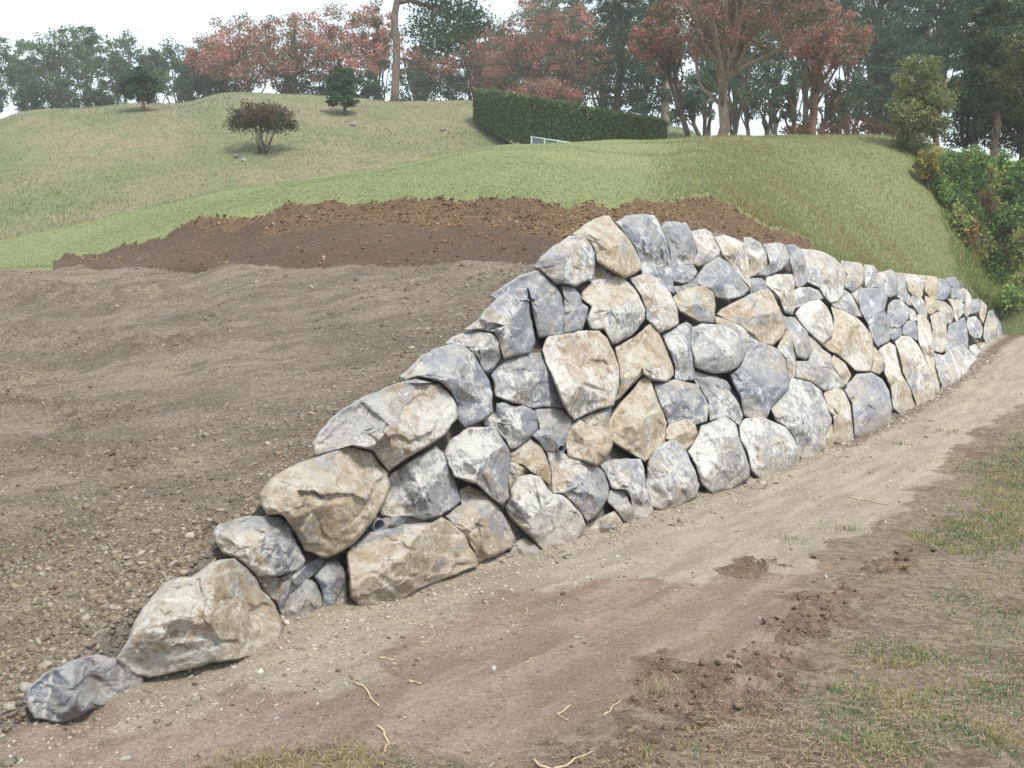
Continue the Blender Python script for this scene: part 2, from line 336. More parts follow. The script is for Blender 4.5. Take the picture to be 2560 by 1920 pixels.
    zn = np.where((zn == 3) & (a > 0.13+0.35*(1-sst(D, 12, 30))*0-.2), np.where(a+RNG.normal(0, .035, a.shape) > 0.20+0.03*fbm(x*.8, y*.8, 4, 3), 4, 3), zn)
    if bumps:
        nf = fbm(x*1.1, y*1.1, 11, 3)*0.10+fbm(x*5, y*5, 12, 4)*0.07
        # dozer ruts running with the slope
        r = (x*0.9+y*0.25); nf = nf+0.022*np.sin(r*7+3*fbm(x*.5, y*.5, 15, 2))+0.02*np.sin((y*0.85+x*.35)*22+4*fbm(x*.7, y*.7, 19, 2))*sst(vn(x*.45, y*.6, 21), 0.5, 0.7)
        def tread(p0, p1, wdt, per, seed):
            a0_, b0_ = [np.array(fhit(*p)) for p in (p0, p1)]; dv = (b0_-a0_); Ln = np.hypot(*dv); dv = dv/Ln; l = (x-a0_[0])*dv[0]+(y-a0_[1])*dv[1]; c = -(x-a0_[0])*dv[1]+(y-a0_[1])*dv[0]+.1*fbm(l*.6, l*0, seed, 2)
            return (0.5+0.5*np.sin((l+abs(1)*np.abs(c)*0.5)*6.283/per+1.5*fbm(x*2, y*2, seed+1, 2)))**1.5*np.exp(-(c/wdt)**4)*sst(l, 0, .3)*(1-sst(l, Ln-.4, Ln))*(0.5+vn(x*3, y*3, seed+2))
        nf = nf+0.095*tread((-150, 430), (185, 470), .20, .17, 23)+0.095*tread((-150, 385), (150, 425), .18, .17, 25)+0.095*tread((-120, 290), (200, 300), .3, .3, 26)+.08*tread((-100, 335), (240, 345), .25, .22, 27)+.05*tread((-100, 372), (60, 380), .2, .2, 28)
        z = z+np.where(D < D1, nf*np.clip(D/12, 0.5, 1), 0)
        sb = sst(rel, 0.0, 0.2)*(1-sst(rel, 1.15, 1.5))
        z = z+np.where(soilw, sb*(fbm(x*1.3, y*1.3, 31, 3)*0.16+fbm(x*7, y*7, 32, 4)*0.10*sst(rel, 0.2, 0.9)), 0)
        lip = np.exp(-((rel-1.02)/0.12)**2)*0.05; z = z+np.where(soilw, lip*(1+2*fbm(x*4, y*4, 33, 3)), 0)
        z = z+np.where(D > D2, fbm(x*0.35, y*0.35, 41, 3)*0.22*sst(D, D2, D2+8)+fbm(x*3, y*3, 42, 3)*0.04*sst(a, 0.1, 0.3), 0)
    wb = np.interp(D, [16, 20, 22, 25, 28.5, 33], [.49, .48, .462, .428, .375, .35]); zn = np.where((a > wb+.012*2*fbm(x*2, y*2, 44, 3)) & (D > 17) & (D < 45) & (zn != 5), 7, zn)
    # cut behind the boulders
    s = (x-B0[0])*UD[0]+(y-B0[1])*UD[1]; pn = (x-B0[0])*ND[0]+(y-B0[1])*ND[1]
    lim = (-pn-0.02-0.24*sst(s, 2.5, 6.5))/KB+0.12*fbm(x*6, y*6, 51, 3)+np.maximum(0, s-S_END)*6
    fill = (lim < z)
    z = np.minimum(z, np.maximum(lim, -0.9)); zn = np.where(fill, 6, zn); zn = np.where((s > S_END-.3) & (zn == 6), 4, zn); zn = np.where((a > aR-.004) & (D < D2), 7, zn)
    return z, zn
def gz(x, y):
    z, _ = terrain(np.array([x]), np.array([y])); return float(z[0])
# ------------------------------------------------------------------ terrain mesh split in zones
nc, nr = 760, 620
A_ = np.linspace(-0.80, 0.86, nc); D_ = np.concatenate([np.exp(np.linspace(math.log(3.2), math.log(24), 430)), np.linspace(24.3, 118, nr-430)])
AA, DD = np.meshgrid(A_, D_); XX = (AA*DD).ravel(); YY = DD.ravel(); ZZ, ZN = terrain(XX, YY)
VT = np.stack([XX, YY, ZZ], 1); FT = gridfaces(nr, nc); FZn = ZN[FT].max(axis=1)
NAMES = {0: ('dirt_field', M_FIELD), 1: ('soil_slope', M_SOIL), 2: ('soil_heap', M_SOIL2), 3: ('lawn', M_LAWN), 4: ('grass_bank', M_BANK), 5: ('hill', M_HILL), 6: ('backfill_slope', M_FILL), 7: ('weedy_slope', M_WEED)}
for k, (nm, mt) in NAMES.items():
    f = FT[FZn == k]; u, inv = np.unique(f, return_inverse=True)
    tag(mesh(nm, VT[u], inv.reshape(-1, 4), mt), kind='structure')
# front ground
na, ndd = 640, 420
A2 = np.linspace(-0.9, 0.95, na); D2_ = np.exp(np.linspace(math.log(1.6), math.log(34), ndd)); a2, d2 = np.meshgrid(A2, D2_)
X2 = (a2*d2).ravel(); Y2 = d2.ravel()
ZB = np.array([(-1.3, -.03), (-.75, -.015), (0, -.03), (.74, -.085), (1.7, -.14), (3, -.24), (4.1, -.29), (5.5, -.35), (7.7, -.43), (9.8, -.48), (11.8, -.49), (15.4, -.45), (19.3, -.2), (21, -.04), (24, .05)])
def zbase(x, y): return np.interp((x-B0[0])*UD[0]+(y-B0[1])*UD[1], ZB[:, 0], ZB[:, 1])
def gpt(px, py):      # where a sight line meets the front ground
    a, e = ae(px, py); z = 0.0
    for _ in range(12): D = min((z-CZ)/e, 40) if e < 0 else 40; z = 0.5*z+0.5*float(zbase(a*D, D))
    return a*D, D
def topx(P): return [gpt(*p) for p in P]
MUD = topx([(-250,800),(-120,730),(0,730),(120,722),(215,705),(300,690),(345,672),(400,650),(432,628),(470,606),(520,590),(600,580),(700,575),(790,566),(850,560),(800,590),(770,615),(745,640),(700,665),(660,690),(600,715),(590,768),(400,900),(-250,900)])
BRN = topx([(640,690),(680,660),(735,640),(760,618),(800,595),(845,570),(905,545),(960,548),(920,570),(860,585),(840,610),(835,640),(790,655),(790,690),(765,715),(700,728),(650,712)])
BRN2 = topx([(715,571),(760,562),(800,556),(800,566),(740,577)]); BRN3 = topx([(560,735),(640,720),(700,735),(690,768),(600,790),(540,768)])
TRF = topx([(560,900),(590,760),(660,725),(760,720),(800,690),(800,660),(840,640),(850,600),(850,575),(840,556),(880,535),(930,505),(960,470),(985,440),(1005,420),(1040,400),(1300,380),(1400,900)])
TRF2 = topx([(100,900),(225,775),(265,762),(340,758),(470,768),(520,800),(520,900)])
def frontz(x, y):
    m1 = polysd(MUD, x, y); zb_ = zbase(x, y); b1 = np.maximum(np.maximum(polysd(BRN, x, y), polysd(BRN2, x, y)), -1)+.45*fbm(x*3.1, y*3.1, 170, 5, .65); t1 = polysd(TRF, x, y)
    z = fbm(x*.6, y*.6, 61, 3)*0.03+fbm(x*4, y*4, 62, 5, 0.6)*0.022
    churn = sst(b1, -0.05, 0.08); z = z+churn*(fbm(x*9, y*9, 63, 5, .6)*0.10+0.03*np.sin((x*0.12+y)*34+3*fbm(x*2, y*2, 64, 2)))
    z = z+sst(t1, 0, 0.2)*(0.02+fbm(x*5, y*5, 65, 3)*0.03)-0.012*sst(m1, 0, 0.1)
    st = x*UD[1]-y*UD[0]; z = z+0.0025*np.sin(st*34+2*fbm(x, y, 68, 2))
    pn = (x-B0[0])*ND[0]+(y-B0[1])*ND[1]; s = (x-B0[0])*UD[0]+(y-B0[1])*UD[1]
    z = z+(0.012+0.035*sst(s, -0.6, 0.3))*np.exp(-np.maximum(pn, 0)/0.16)*(1+2*fbm(x*3, y*3, 67, 3))*(s < S_END+.5)
    z = z+zb_+sst(pn, 2.2, 6)*0.12*sst(y, 8, 16)
    return z
Z2 = frontz(X2, Y2)
NZ = fbm(X2*1.6, Y2*1.6, 160, 5, .62)*2; NZ2 = fbm(X2*3.1, Y2*3.1, 170, 5, .65)*2
m1 = np.clip((np.maximum.reduce([polysd(MUD, X2, Y2), polysd(BRN, X2, Y2)+.30, polysd(BRN3, X2, Y2)+.25])+.35*NZ)/0.3+0.5, 0, 1); b1 = np.clip(np.maximum.reduce([polysd(BRN, X2, Y2), polysd(BRN2, X2, Y2), polysd(BRN3, X2, Y2)-0.05])/0.3+0.4+1.3*NZ2, 0, 1); t1 = np.clip((np.maximum(polysd(TRF, X2, Y2), polysd(TRF2, X2, Y2)-.15)+.22+.4*NZ)/0.3+0.5, 0, 1)
s2_ = (X2-B0[0])*UD[0]+(Y2-B0[1])*UD[1]; pn2 = (X2-B0[0])*ND[0]+(Y2-B0[1])*ND[1]
b1 = np.maximum(b1, t1*np.clip((NZ2+NZ-.12)*3, 0, .75)); b1 = np.maximum(b1, 0.62*np.exp(-((pn2-0.25)/0.25)**2)*(s2_ > 9)); b1 = np.maximum(b1, 0.40*np.exp(-(pn2/0.10)**2))
tag(mesh('front_ground', np.stack([X2, Y2, Z2], 1), gridfaces(ndd, na), M_FRONT, cols=np.stack([m1, b1, t1], 1)), kind='structure')
# wide ground to the horizon
gg = np.linspace(-1, 1, 41); gx, gy = np.meshgrid(np.sign(gg)*np.abs(gg)**2*1500, np.sign(gg)*np.abs(gg)**2*1500)
tag(mesh('ground', np.stack([gx.ravel(), gy.ravel()+60, np.full(gx.size, -1.2)-3.2*sst(np.hypot(gx.ravel(), gy.ravel()), 60, 400)], 1), gridfaces(41, 41), M_FAR), kind='structure')
# ------------------------------------------------------------------ boulders
REG = {1: (0, 480, .16275), 2: (200, 340, .16275), 3: (360, 320, .14467), 4: (440, 200, .14467), 5: (640, 280, .14467), 6: (744, 224, .12658)}
# region | forward push m | blue ochre white pink (0-9) | label | outline (tenths)
ROCKS = """
1|0|9130|low flat blue slab at the very foot of the wall's near end|16 129 27 119 44 111 60 107 72 110 83 112 90 118 86 130 70 137 54 143 44 148 36 150 21 146 16 138
1|5|5661|large jagged ochre and grey boulder second from the wall's near end|72 110 78 100 82 88 88 79 95 70 100 64 108 60 117 60 128 52 134 49 144 48 152 54 157 61 160 68 166 72 170 80 173 90 172 96 163 106 150 110 135 113 110 118 98 121 90 122 80 118
1|10|5461|squat grey block with white and rusty patches left of the biggest tan boulder|131 30 135 27 154 22 172 22 179 28 182 37 188 50 184 55 170 59 158 60 153 55 144 48 137 45 132 38
1|0|7240|small grey base stone under the squat block|170 64 174 59 185 58 195 64 199 72 198 85 192 90 180 93 174 90 171 76
1|-2|9030|small dark blue stone at the base beside the long tan slab|193 59 201 50 208 50 213 57 214 75 208 80 198 82 198 70 196 64
2|12|1921|biggest tan boulder with a yellow hollow, above the drain pipe's left|37 95 40 89 46 83 60 76 76 70 92 65 106 68 111 75 116 82 117 90 114 100 108 108 102 117 96 124 88 129 78 134 64 129 59 120 52 109 49 107 41 108 38 101
2|14|3361|long whitish slab sloping down to the left above the biggest tan boulder|69 64 74 55 86 43 100 35 120 27 133 24 140 26 148 27 154 33 158 41 158 48 150 58 140 65 128 72 116 80 110 74 106 68 93 65 78 69 71 71
2|4|4380|grey speckled boulder directly above the grey drain pipe|116 83 128 75 138 68 145 65 150 70 154 80 158 92 160 99 154 104 148 108 137 111 130 108 118 109 111 107 110 101 116 92
2|5|3651|long tan slab at the base directly below the drain pipe|89 130 103 118 118 116 126 113 142 113 148 109 155 113 162 120 168 131 171 139 160 143 150 147 135 154 120 162 108 167 99 166 92 158 91 144
2|2|2610|smooth tan rounded boulder at the base right of the long tan slab|150 108 160 101 159 92 165 89 174 93 182 101 188 110 193 121 192 127 183 132 170 138 168 130 162 120 155 113
2|10|4370|pale grey boulder with a dark underside above the smooth tan rounded boulder|150 70 153 62 165 54 180 53 185 60 190 68 191 74 189 90 190 97 185 101 179 97 170 89 156 84 153 78
2|4|7251|fist of grey and pink stone alone at the base before the white rough boulder|190 127 199 121 206 125 210 131 203 136 192 137
3|8|0492|white rough boulder at the base, widest in its middle|100 129 104 122 103 117 108 109 118 106 124 108 130 117 133 120 140 121 147 127 153 134 156 142 153 149 145 155 133 160 126 159 117 150 107 140 102 134
3|4|5550|grey wedge with a tan shoulder above the white rough base boulder|129 91 136 90 145 94 155 98 163 101 169 106 172 115 172 123 168 129 164 135 157 139 153 134 146 126 140 120 133 120 132 105
3|0|2710|small brown stone tucked under the blue grey faceted boulder|104 93 118 82 124 86 129 95 132 105 132 115 127 111 119 106 112 100 105 98
3|-6|1600|brown stone deep in shadow above the white rough boulder|102 97 112 99 120 105 112 109 104 116 101 106
3|6|8150|blue grey faceted boulder right of the large humped blue boulder's foot|85 70 93 64 94 58 100 56 107 60 113 59 121 63 125 74 120 79 115 84 109 88 104 89 100 82 93 75 86 73
3|-2|9121|dark blue upright stone with a sharp edge below the striped slab|121 62 133 61 141 62 147 69 144 80 140 88 135 91 128 91 123 84 118 80 124 75
3|10|8240|large humped blue boulder behind the long whitish slab|27 39 34 33 42 25 52 20 64 17 72 18 78 23 84 33 89 42 91 52 92 64 85 69 72 74 68 70 67 58 62 50 54 43 40 40 30 44
3|5|5160|grey boulder with a flat white top above the humped blue boulder|59 16 65 11 80 7 90 8 95 12 98 18 98 25 92 33 86 36 81 26 74 19 65 17
4|9|7340|large grey and blue boulder with an ochre foot on the wall's left edge|16 90 26 83 30 77 40 67 50 61 60 61 62 74 64 88 66 98 62 106 56 107 44 110 40 98 37 92 27 90
4|6|8130|blue grey boulder with a lit slanting top, leaning on the left edge|34 66 43 60 56 52 68 48 71 51 80 60 84 67 86 80 85 93 78 94 68 95 65 85 63 76 61 62 54 61 44 64 38 69
4|-2|6110|dull grey narrow stone left of the white streaked centre boulder|83 58 92 60 97 66 98 71 103 74 102 80 98 90 92 92 85 93 85 70
4|9|6340|rounded grey boulder with a blue eye left of the highest tan boulder|65 47 70 39 78 32 90 25 98 24 103 28 107 36 107 44 106 55 98 57 94 60 85 58 79 58 73 52 68 48
4|10|1520|cream boulder at the summit, left of the tall blue peak|92 24 100 17 113 11 117 11 121 17 128 24 135 34 138 41 139 48 133 52 127 54 120 50 108 43 107 36 103 28
4|-8|2310|flat grey stone in the shadow under the cream summit boulder|107 43 120 49 128 54 131 58 116 58 104 58
4|6|8040|tall blue peak stone at the summit of the wall|121 15 129 11 140 10 148 11 153 19 157 29 159 40 161 52 162 65 157 62 150 53 140 53 138 43 135 33 127 23
4|3|7250|grey stone with a pale top right of the tall blue peak|153 19 156 15 170 16 174 22 176 29 178 38 176 45 168 45 160 46 159 35 156 26
4|2|7030|small blue grey stone wedged below the pale topped grey stone|159 45 175 45 178 50 174 57 168 58 161 56
4|5|1452|tan and pink stone in the top row above the blue wedge|173 22 183 20 188 23 190 29 194 34 193 39 185 44 179 46 175 44 178 36
4|7|8050|blue and white wedge under the tan and pink top stone|177 53 183 45 192 39 198 42 206 51 214 62 210 66 199 69 191 68 187 62 179 59
4|4|1562|tall pink and ochre streaked slab in the top row|190 26 196 24 204 27 210 30 213 40 214 50 215 62 211 57 202 47 195 39 193 32
6|5|1470|white and tan block in the top row right of the pink streaked slab|0 11 6 11 13 15 18 23 20 31 20 35 12 39 5 42 4 30 1 20
6|4|5140|plain grey block in the top row left of the dark blue faced stone|15 16 29 15 33 18 36 26 35 31 28 37 18 41 11 40 20 35 20 30 18 22
6|4|9010|dark blue upright stone against the big white top boulder|33 17 39 16 45 20 48 25 50 40 50 46 45 50 41 50 39 40 36 30 36 23
6|8|3280|big white boulder in the top row, widest of the far half|45 20 56 21 64 23 71 27 77 33 81 40 79 48 78 56 74 61 68 62 63 57 59 50 50 46 49 33
6|3|5440|grey top row stone with one ochre spot|77 29 85 30 92 31 95 35 95 44 92 50 85 54 79 50 78 47 81 40 77 33
6|4|3080|white narrow block in the far top row|95 32 102 33 105 37 105 50 96 50 95 44
6|3|5230|grey broad block right of the white narrow block|105 39 116 36 120 39 122 48 121 56 115 58 110 53 105 50
6|4|5140|light grey wedge between the broad grey block and the ochre cap stones|119 39 125 39 128 45 129 56 127 62 121 57 121 48
6|2|3740|ochre and grey stone behind the cream square block|126 39 133 40 134 48 142 49 141 57 138 59 133 56 130 53 128 45
6|6|0370|cream square block in the far top row|133 40 144 41 143 50 134 49
6|4|1920|ochre square block right of the cream square block|144 41 153 42 153 50 152 60 148 59 143 54 143 47
6|4|9020|dark blue pointed stone in the far top row|154 43 160 45 164 51 160 59 156 60 152 59 153 50
6|2|9010|dark blue far top stone behind the pointed one|159 43 167 42 170 47 170 52 168 57 164 59 164 51
6|3|5340|small grey stone below the far dark blue top stone|169 52 174 51 176 56 175 61 169 62 168 57
6|2|4350|narrow grey stone at the far top, taller than wide|175 52 179 56 181 64 179 70 176 74 174 70 175 61
6|3|8030|small blue stone on the far descending edge|180 60 185 59 187 64 186 69 179 71 180 65
6|3|3540|small tan grey stone above the last boulder|187 60 192 65 191 72 189 78 186 73 186 68
6|6|7340|last boulder at the wall's far end, blue with a tan side|193 69 199 68 202 74 205 80 206 88 205 96 202 101 198 98 192 95 189 90 190 80 192 74
6|4|7340|rounded blue stone left of the last boulder|177 74 183 73 187 78 189 84 187 90 181 90 178 87 176 80
6|4|0450|cream upright stone in the far second row|161 59 170 61 174 64 174 70 170 74 168 78 166 72 165 66
6|3|0640|yellowish stone left of the cream upright stone|152 60 159 62 164 66 166 72 164 78 160 79 156 71 153 68
6|3|1910|orange ochre stone under the ochre square block|143 57 149 59 152 61 153 67 149 71 146 71 144 65
6|2|5150|grey streaked stone left of the orange ochre stone|133 56 139 57 143 62 145 70 144 75 137 70 133 64 132 60
6|2|1650|tan sliver left of the grey streaked stone|128 53 131 57 134 64 130 64 127 61
6|4|2451|tall grey and tan stone in the far middle row|147 73 152 70 159 70 160 78 160 90 159 100 156 102 150 100 149 88 148 79
6|3|8120|blue grey leaning slab right of the tall grey and tan stone|162 80 169 77 172 85 174 92 177 98 174 99 170 97 160 104 159 101 160 90
6|3|8020|thin layered blue slab behind the leaning slab|169 77 174 74 176 80 177 90 177 98 175 95 172 86
6|5|4270|pale grey boulder at the base near the far end|157 104 165 98 172 95 179 101 185 108 183 120 179 126 165 131 157 130 153 122 151 110 150 102
6|3|0450|small cream stone at the far base|178 97 183 95 186 100 191 107 185 108 180 102
6|3|1441|small pinkish stone at the base beside the last boulder|187 96 192 95 197 100 196 103 190 105 186 100
6|3|0581|long white leaning slab behind the large tan base boulder|137 72 142 72 147 79 149 88 150 100 153 115 155 133 152 134 148 118 143 105 138 96 137 85
6|5|1650|large tan and brown base boulder in the far half, rough foot|119 93 124 89 131 89 137 95 143 106 148 118 151 130 151 144 144 146 137 146 132 132 125 118 123 105 121 99
6|7|0460|cream base boulder left of the large tan and brown one|106 100 115 94 120 97 123 106 124 118 131 129 135 137 136 146 133 153 125 152 118 146 115 129 112 122 110 118 111 110
6|3|6060|round pale blue boulder in the far middle row|114 64 118 60 124 60 130 66 130 74 127 79 122 82 116 82 113 74
6|1|9010|dark blue stone below the round pale blue boulder|125 82 129 77 135 76 137 83 137 92 130 89 125 87
6|2|1170|small white stone right of the round pale blue boulder|130 66 135 69 137 76 131 76
6|-5|8110|dark stone deep in the gap under the round pale blue boulder|115 82 124 82 125 88 118 92 115 90
6|6|8030|tall blue boulder with a shaded hollow, centre of the far half|91 60 93 51 100 50 110 52 114 56 111 68 114 76 116 87 115 93 106 97 102 93 97 78 92 70
6|2|5230|grey stone between the big white top boulder and the ochre boulder|69 63 79 52 85 56 89 64 93 73 87 73 80 69 72 66
6|0|4240|small grey stone left of the tall blue boulder's top|85 55 93 49 93 59 90 63
6|11|1951|big rusty ochre boulder bulging over a shadow in the far middle|69 66 80 69 88 73 94 79 100 87 102 97 102 107 100 116 88 116 81 109 74 104 68 101 62 95 70 85 71 75
6|7|2830|rounded brown lobe stone right of the big rusty ochre boulder|101 95 106 101 111 109 110 116 107 119 99 116 101 107
6|6|2380|white and grey boulder left of the big rusty ochre boulder|40 71 45 65 52 61 60 60 65 65 69 73 71 83 69 90 62 95 56 90 49 84 44 78
6|2|3170|pale grey stone below the dark blue upright top stone|39 53 43 50 52 50 59 53 63 59 54 61 45 65 40 67
6|2|5460|grey and tan stone under the plain grey block|18 42 26 40 38 40 40 44 40 50 39 56 40 68 38 72 32 70 28 60 23 53 17 48
6|4|8150|blue stone beside the pale pointed boulder's tip|32 74 40 74 45 80 50 85 53 96 54 104 48 107 41 104 39 96 35 86
5|7|3731|large brown and grey boulder with a bright yellow patch|53 24 57 20 70 13 83 7 89 6 94 15 98 24 101 33 99 39 92 45 83 44 78 38 68 31 58 27
5|2|3440|tan wedge under the yellow patched boulder|52 25 58 27 68 31 78 37 83 40 83 44 74 46 65 39 52 30
5|7|0540|cream squarish block right of the pink boulder|23 12 31 6 45 4 51 7 52 18 51 30 40 29 35 26 27 22 24 17
5|9|3050|light grey rounded block above a deep black gap|36 33 43 30 56 31 64 34 72 40 74 47 72 54 68 61 58 64 48 64 38 60 37 54 35 45
5|12|9110|big dark blue boulder with a shaded underside|74 44 87 44 96 48 101 56 103 68 103 75 97 82 91 88 87 96 78 96 72 94 70 87 69 81 64 72 62 66 69 60 72 53
5|2|2542|pinkish grey stone behind the big dark blue boulder's right side|95 47 101 35 106 44 108 58 107 67 103 69 101 56
5|0|5080|white faced wedge below the light grey rounded block|38 67 49 66 56 69 64 79 70 86 72 92 69 101 60 95 48 98 47 85 41 74
5|2|8250|blue speckled boulder right of the yellow kite boulder|9 72 24 69 30 70 40 73 44 80 48 88 46 98 38 100 30 97 20 101 15 90 11 80
5|0|8040|blue upright column stone left of the light grey rounded block|16 39 25 32 32 29 36 31 35 46 37 56 38 69 30 70 24 69 24 60 20 50 17 43
3|5|1661|tan boulder with a pink flank right of the striped slab|176 19 190 12 200 3 206 8 211 20 216 33 217 38 212 43 201 42 196 38 188 45 180 54 176 56 179 45 179 33
3|10|0840|yellow kite shaped boulder in the middle of the wall|194 41 199 37 202 45 206 56 212 71 211 84 206 92 197 99 190 94 176 85 171 78 172 70 179 58 190 47
5|3|1820|small ochre cobble under the blue speckled boulder|18 104 20 100 31 96 38 100 40 106 37 113 31 118 27 113 18 110
3|7|1731|small tan boulder left of the yellow kite boulder|142 85 145 74 152 69 159 73 169 74 175 83 174 89 170 95 164 101 156 98 144 94
3|-4|3340|shaded grey stone between the striped slab and the yellow kite boulder|153 68 174 60 172 70 171 78 166 76 158 73
3|11|0693|white slab with rusty diagonal stripes in the middle of the wall|126 21 130 12 150 8 165 7 171 13 175 22 179 33 179 47 175 59 164 62 155 66 148 70 142 62 137 51 132 38 128 28
3|2|7250|blue grey boulder left of the striped white slab|90 38 100 27 115 23 125 23 129 31 133 41 140 57 140 61 127 60 118 61 106 58 93 53 92 44
3|-3|6230|grey stone buried above the blue grey boulder left of the striped slab|97 19 104 20 118 21 116 24 100 28 93 36 87 37 90 31
4|8|4581|large white streaked boulder with rusty patches below the summit|98 64 105 56 124 52 131 58 137 65 142 76 142 82 136 90 130 95 119 100 113 90 104 90 101 83 104 74 97 68
4|5|0363|pink boulder right of the white streaked boulder|131 54 143 51 153 55 159 64 164 75 165 85 159 89 151 92 147 87 143 83 142 75 138 65
3|2|8160|blue grey base stone above a small layered stone|166 100 176 96 194 96 196 101 198 113 200 123 203 132 200 138 190 137 187 124 184 118 174 117 171 108
3|3|5160|small layered grey stone leaning at the base|173 118 184 118 186 125 190 132 191 142 182 139 176 131 171 126
3|3|3550|low tan and grey base stone before the small layered stone|155 148 165 137 176 132 180 137 182 142 174 149 162 152
5|4|6270|blue and white triangular base boulder under the yellow kite boulder|5 127 8 119 15 113 23 110 30 115 34 124 38 132 41 142 39 150 27 157 16 159 8 156 4 140
5|5|2281|white ribbed base boulder, tall, with a flared foot|33 119 40 107 42 101 50 98 59 94 66 99 68 108 72 118 76 130 75 138 62 145 50 148 42 141 39 129
5|8|6280|round grey and white base boulder under the big dark blue one|69 101 73 96 83 94 92 98 101 102 106 109 111 122 110 130 96 138 82 138 77 133 74 120 69 110
5|3|4270|large grey white boulder behind the small yellow base stone|90 89 100 77 105 68 118 71 125 77 129 87 133 96 130 105 127 117 120 124 111 124 106 108 100 101 93 97
5|8|0910|small bright yellow stone at the base|127 104 133 100 134 108 134 115 129 119 126 112
5|2|1650|knobbly tan base boulder right of the small yellow stone|127 79 135 74 141 77 146 85 147 95 148 112 140 114 134 112 133 101 133 95 129 87
5|6|6150|rounded blue grey base boulder under the big rusty ochre boulder|143 72 150 65 160 64 168 69 172 77 174 88 174 98 166 104 156 108 148 109 147 95 146 85 141 77
5|3|2271|pale pointed boulder with a sharp tip, left of the rusty ochre boulder|108 56 116 56 119 48 115 38 120 40 126 48 132 52 133 60 139 68 142 74 134 76 127 77 118 71 107 68
5|4|0730|yellow tan flake on the right of the pale pointed boulder|132 57 134 52 142 58 146 66 142 73 138 67
6|-3|5220|grey stone filling behind the blue and white wedge and grey block|4 43 14 43 18 47 22 53 17 56 6 57 3 50
4|-4|5130|grey stone behind the cream squarish block's top|161 60 171 58 176 54 187 62 176 62 165 66
5|-4|8120|dark stone behind the light grey block and the blue speckled boulder|34 62 45 65 52 66 60 70 66 78 70 84 68 90 58 80 40 74
2|-5|6320|grey stone behind the drain pipe|103 106 118 108 132 107 142 113 130 116 112 118 100 124 98 116
1|-4|5330|grey stone in the gap between the jagged and the biggest tan boulder|156 59 172 60 186 52 196 48 202 52 190 60 178 70 172 84 170 76 164 70
3|-5|6220|shaded grey stone above the white rough boulder's left shoulder|84 73 93 76 101 83 104 90 100 99 94 90 86 78
5|-3|5250|grey stone showing between the pale pointed and the white grey boulders|97 24 104 27 108 38 113 52 106 54 104 44 101 34
""".strip().split('\n')
def smooth_poly(P, n):
    P = np.array(P, float); Q = np.roll(P, -1, 0); L = np.hypot(*(Q-P).T); c = np.concatenate([[0], np.cumsum(L)])
    t = np.linspace(0, c[-1], n, endpoint=False); PP = np.vstack([P, P[:1]])
    x = np.interp(t, c, PP[:, 0]); y = np.interp(t, c, PP[:, 1])
    return np.stack([x, y], 1)
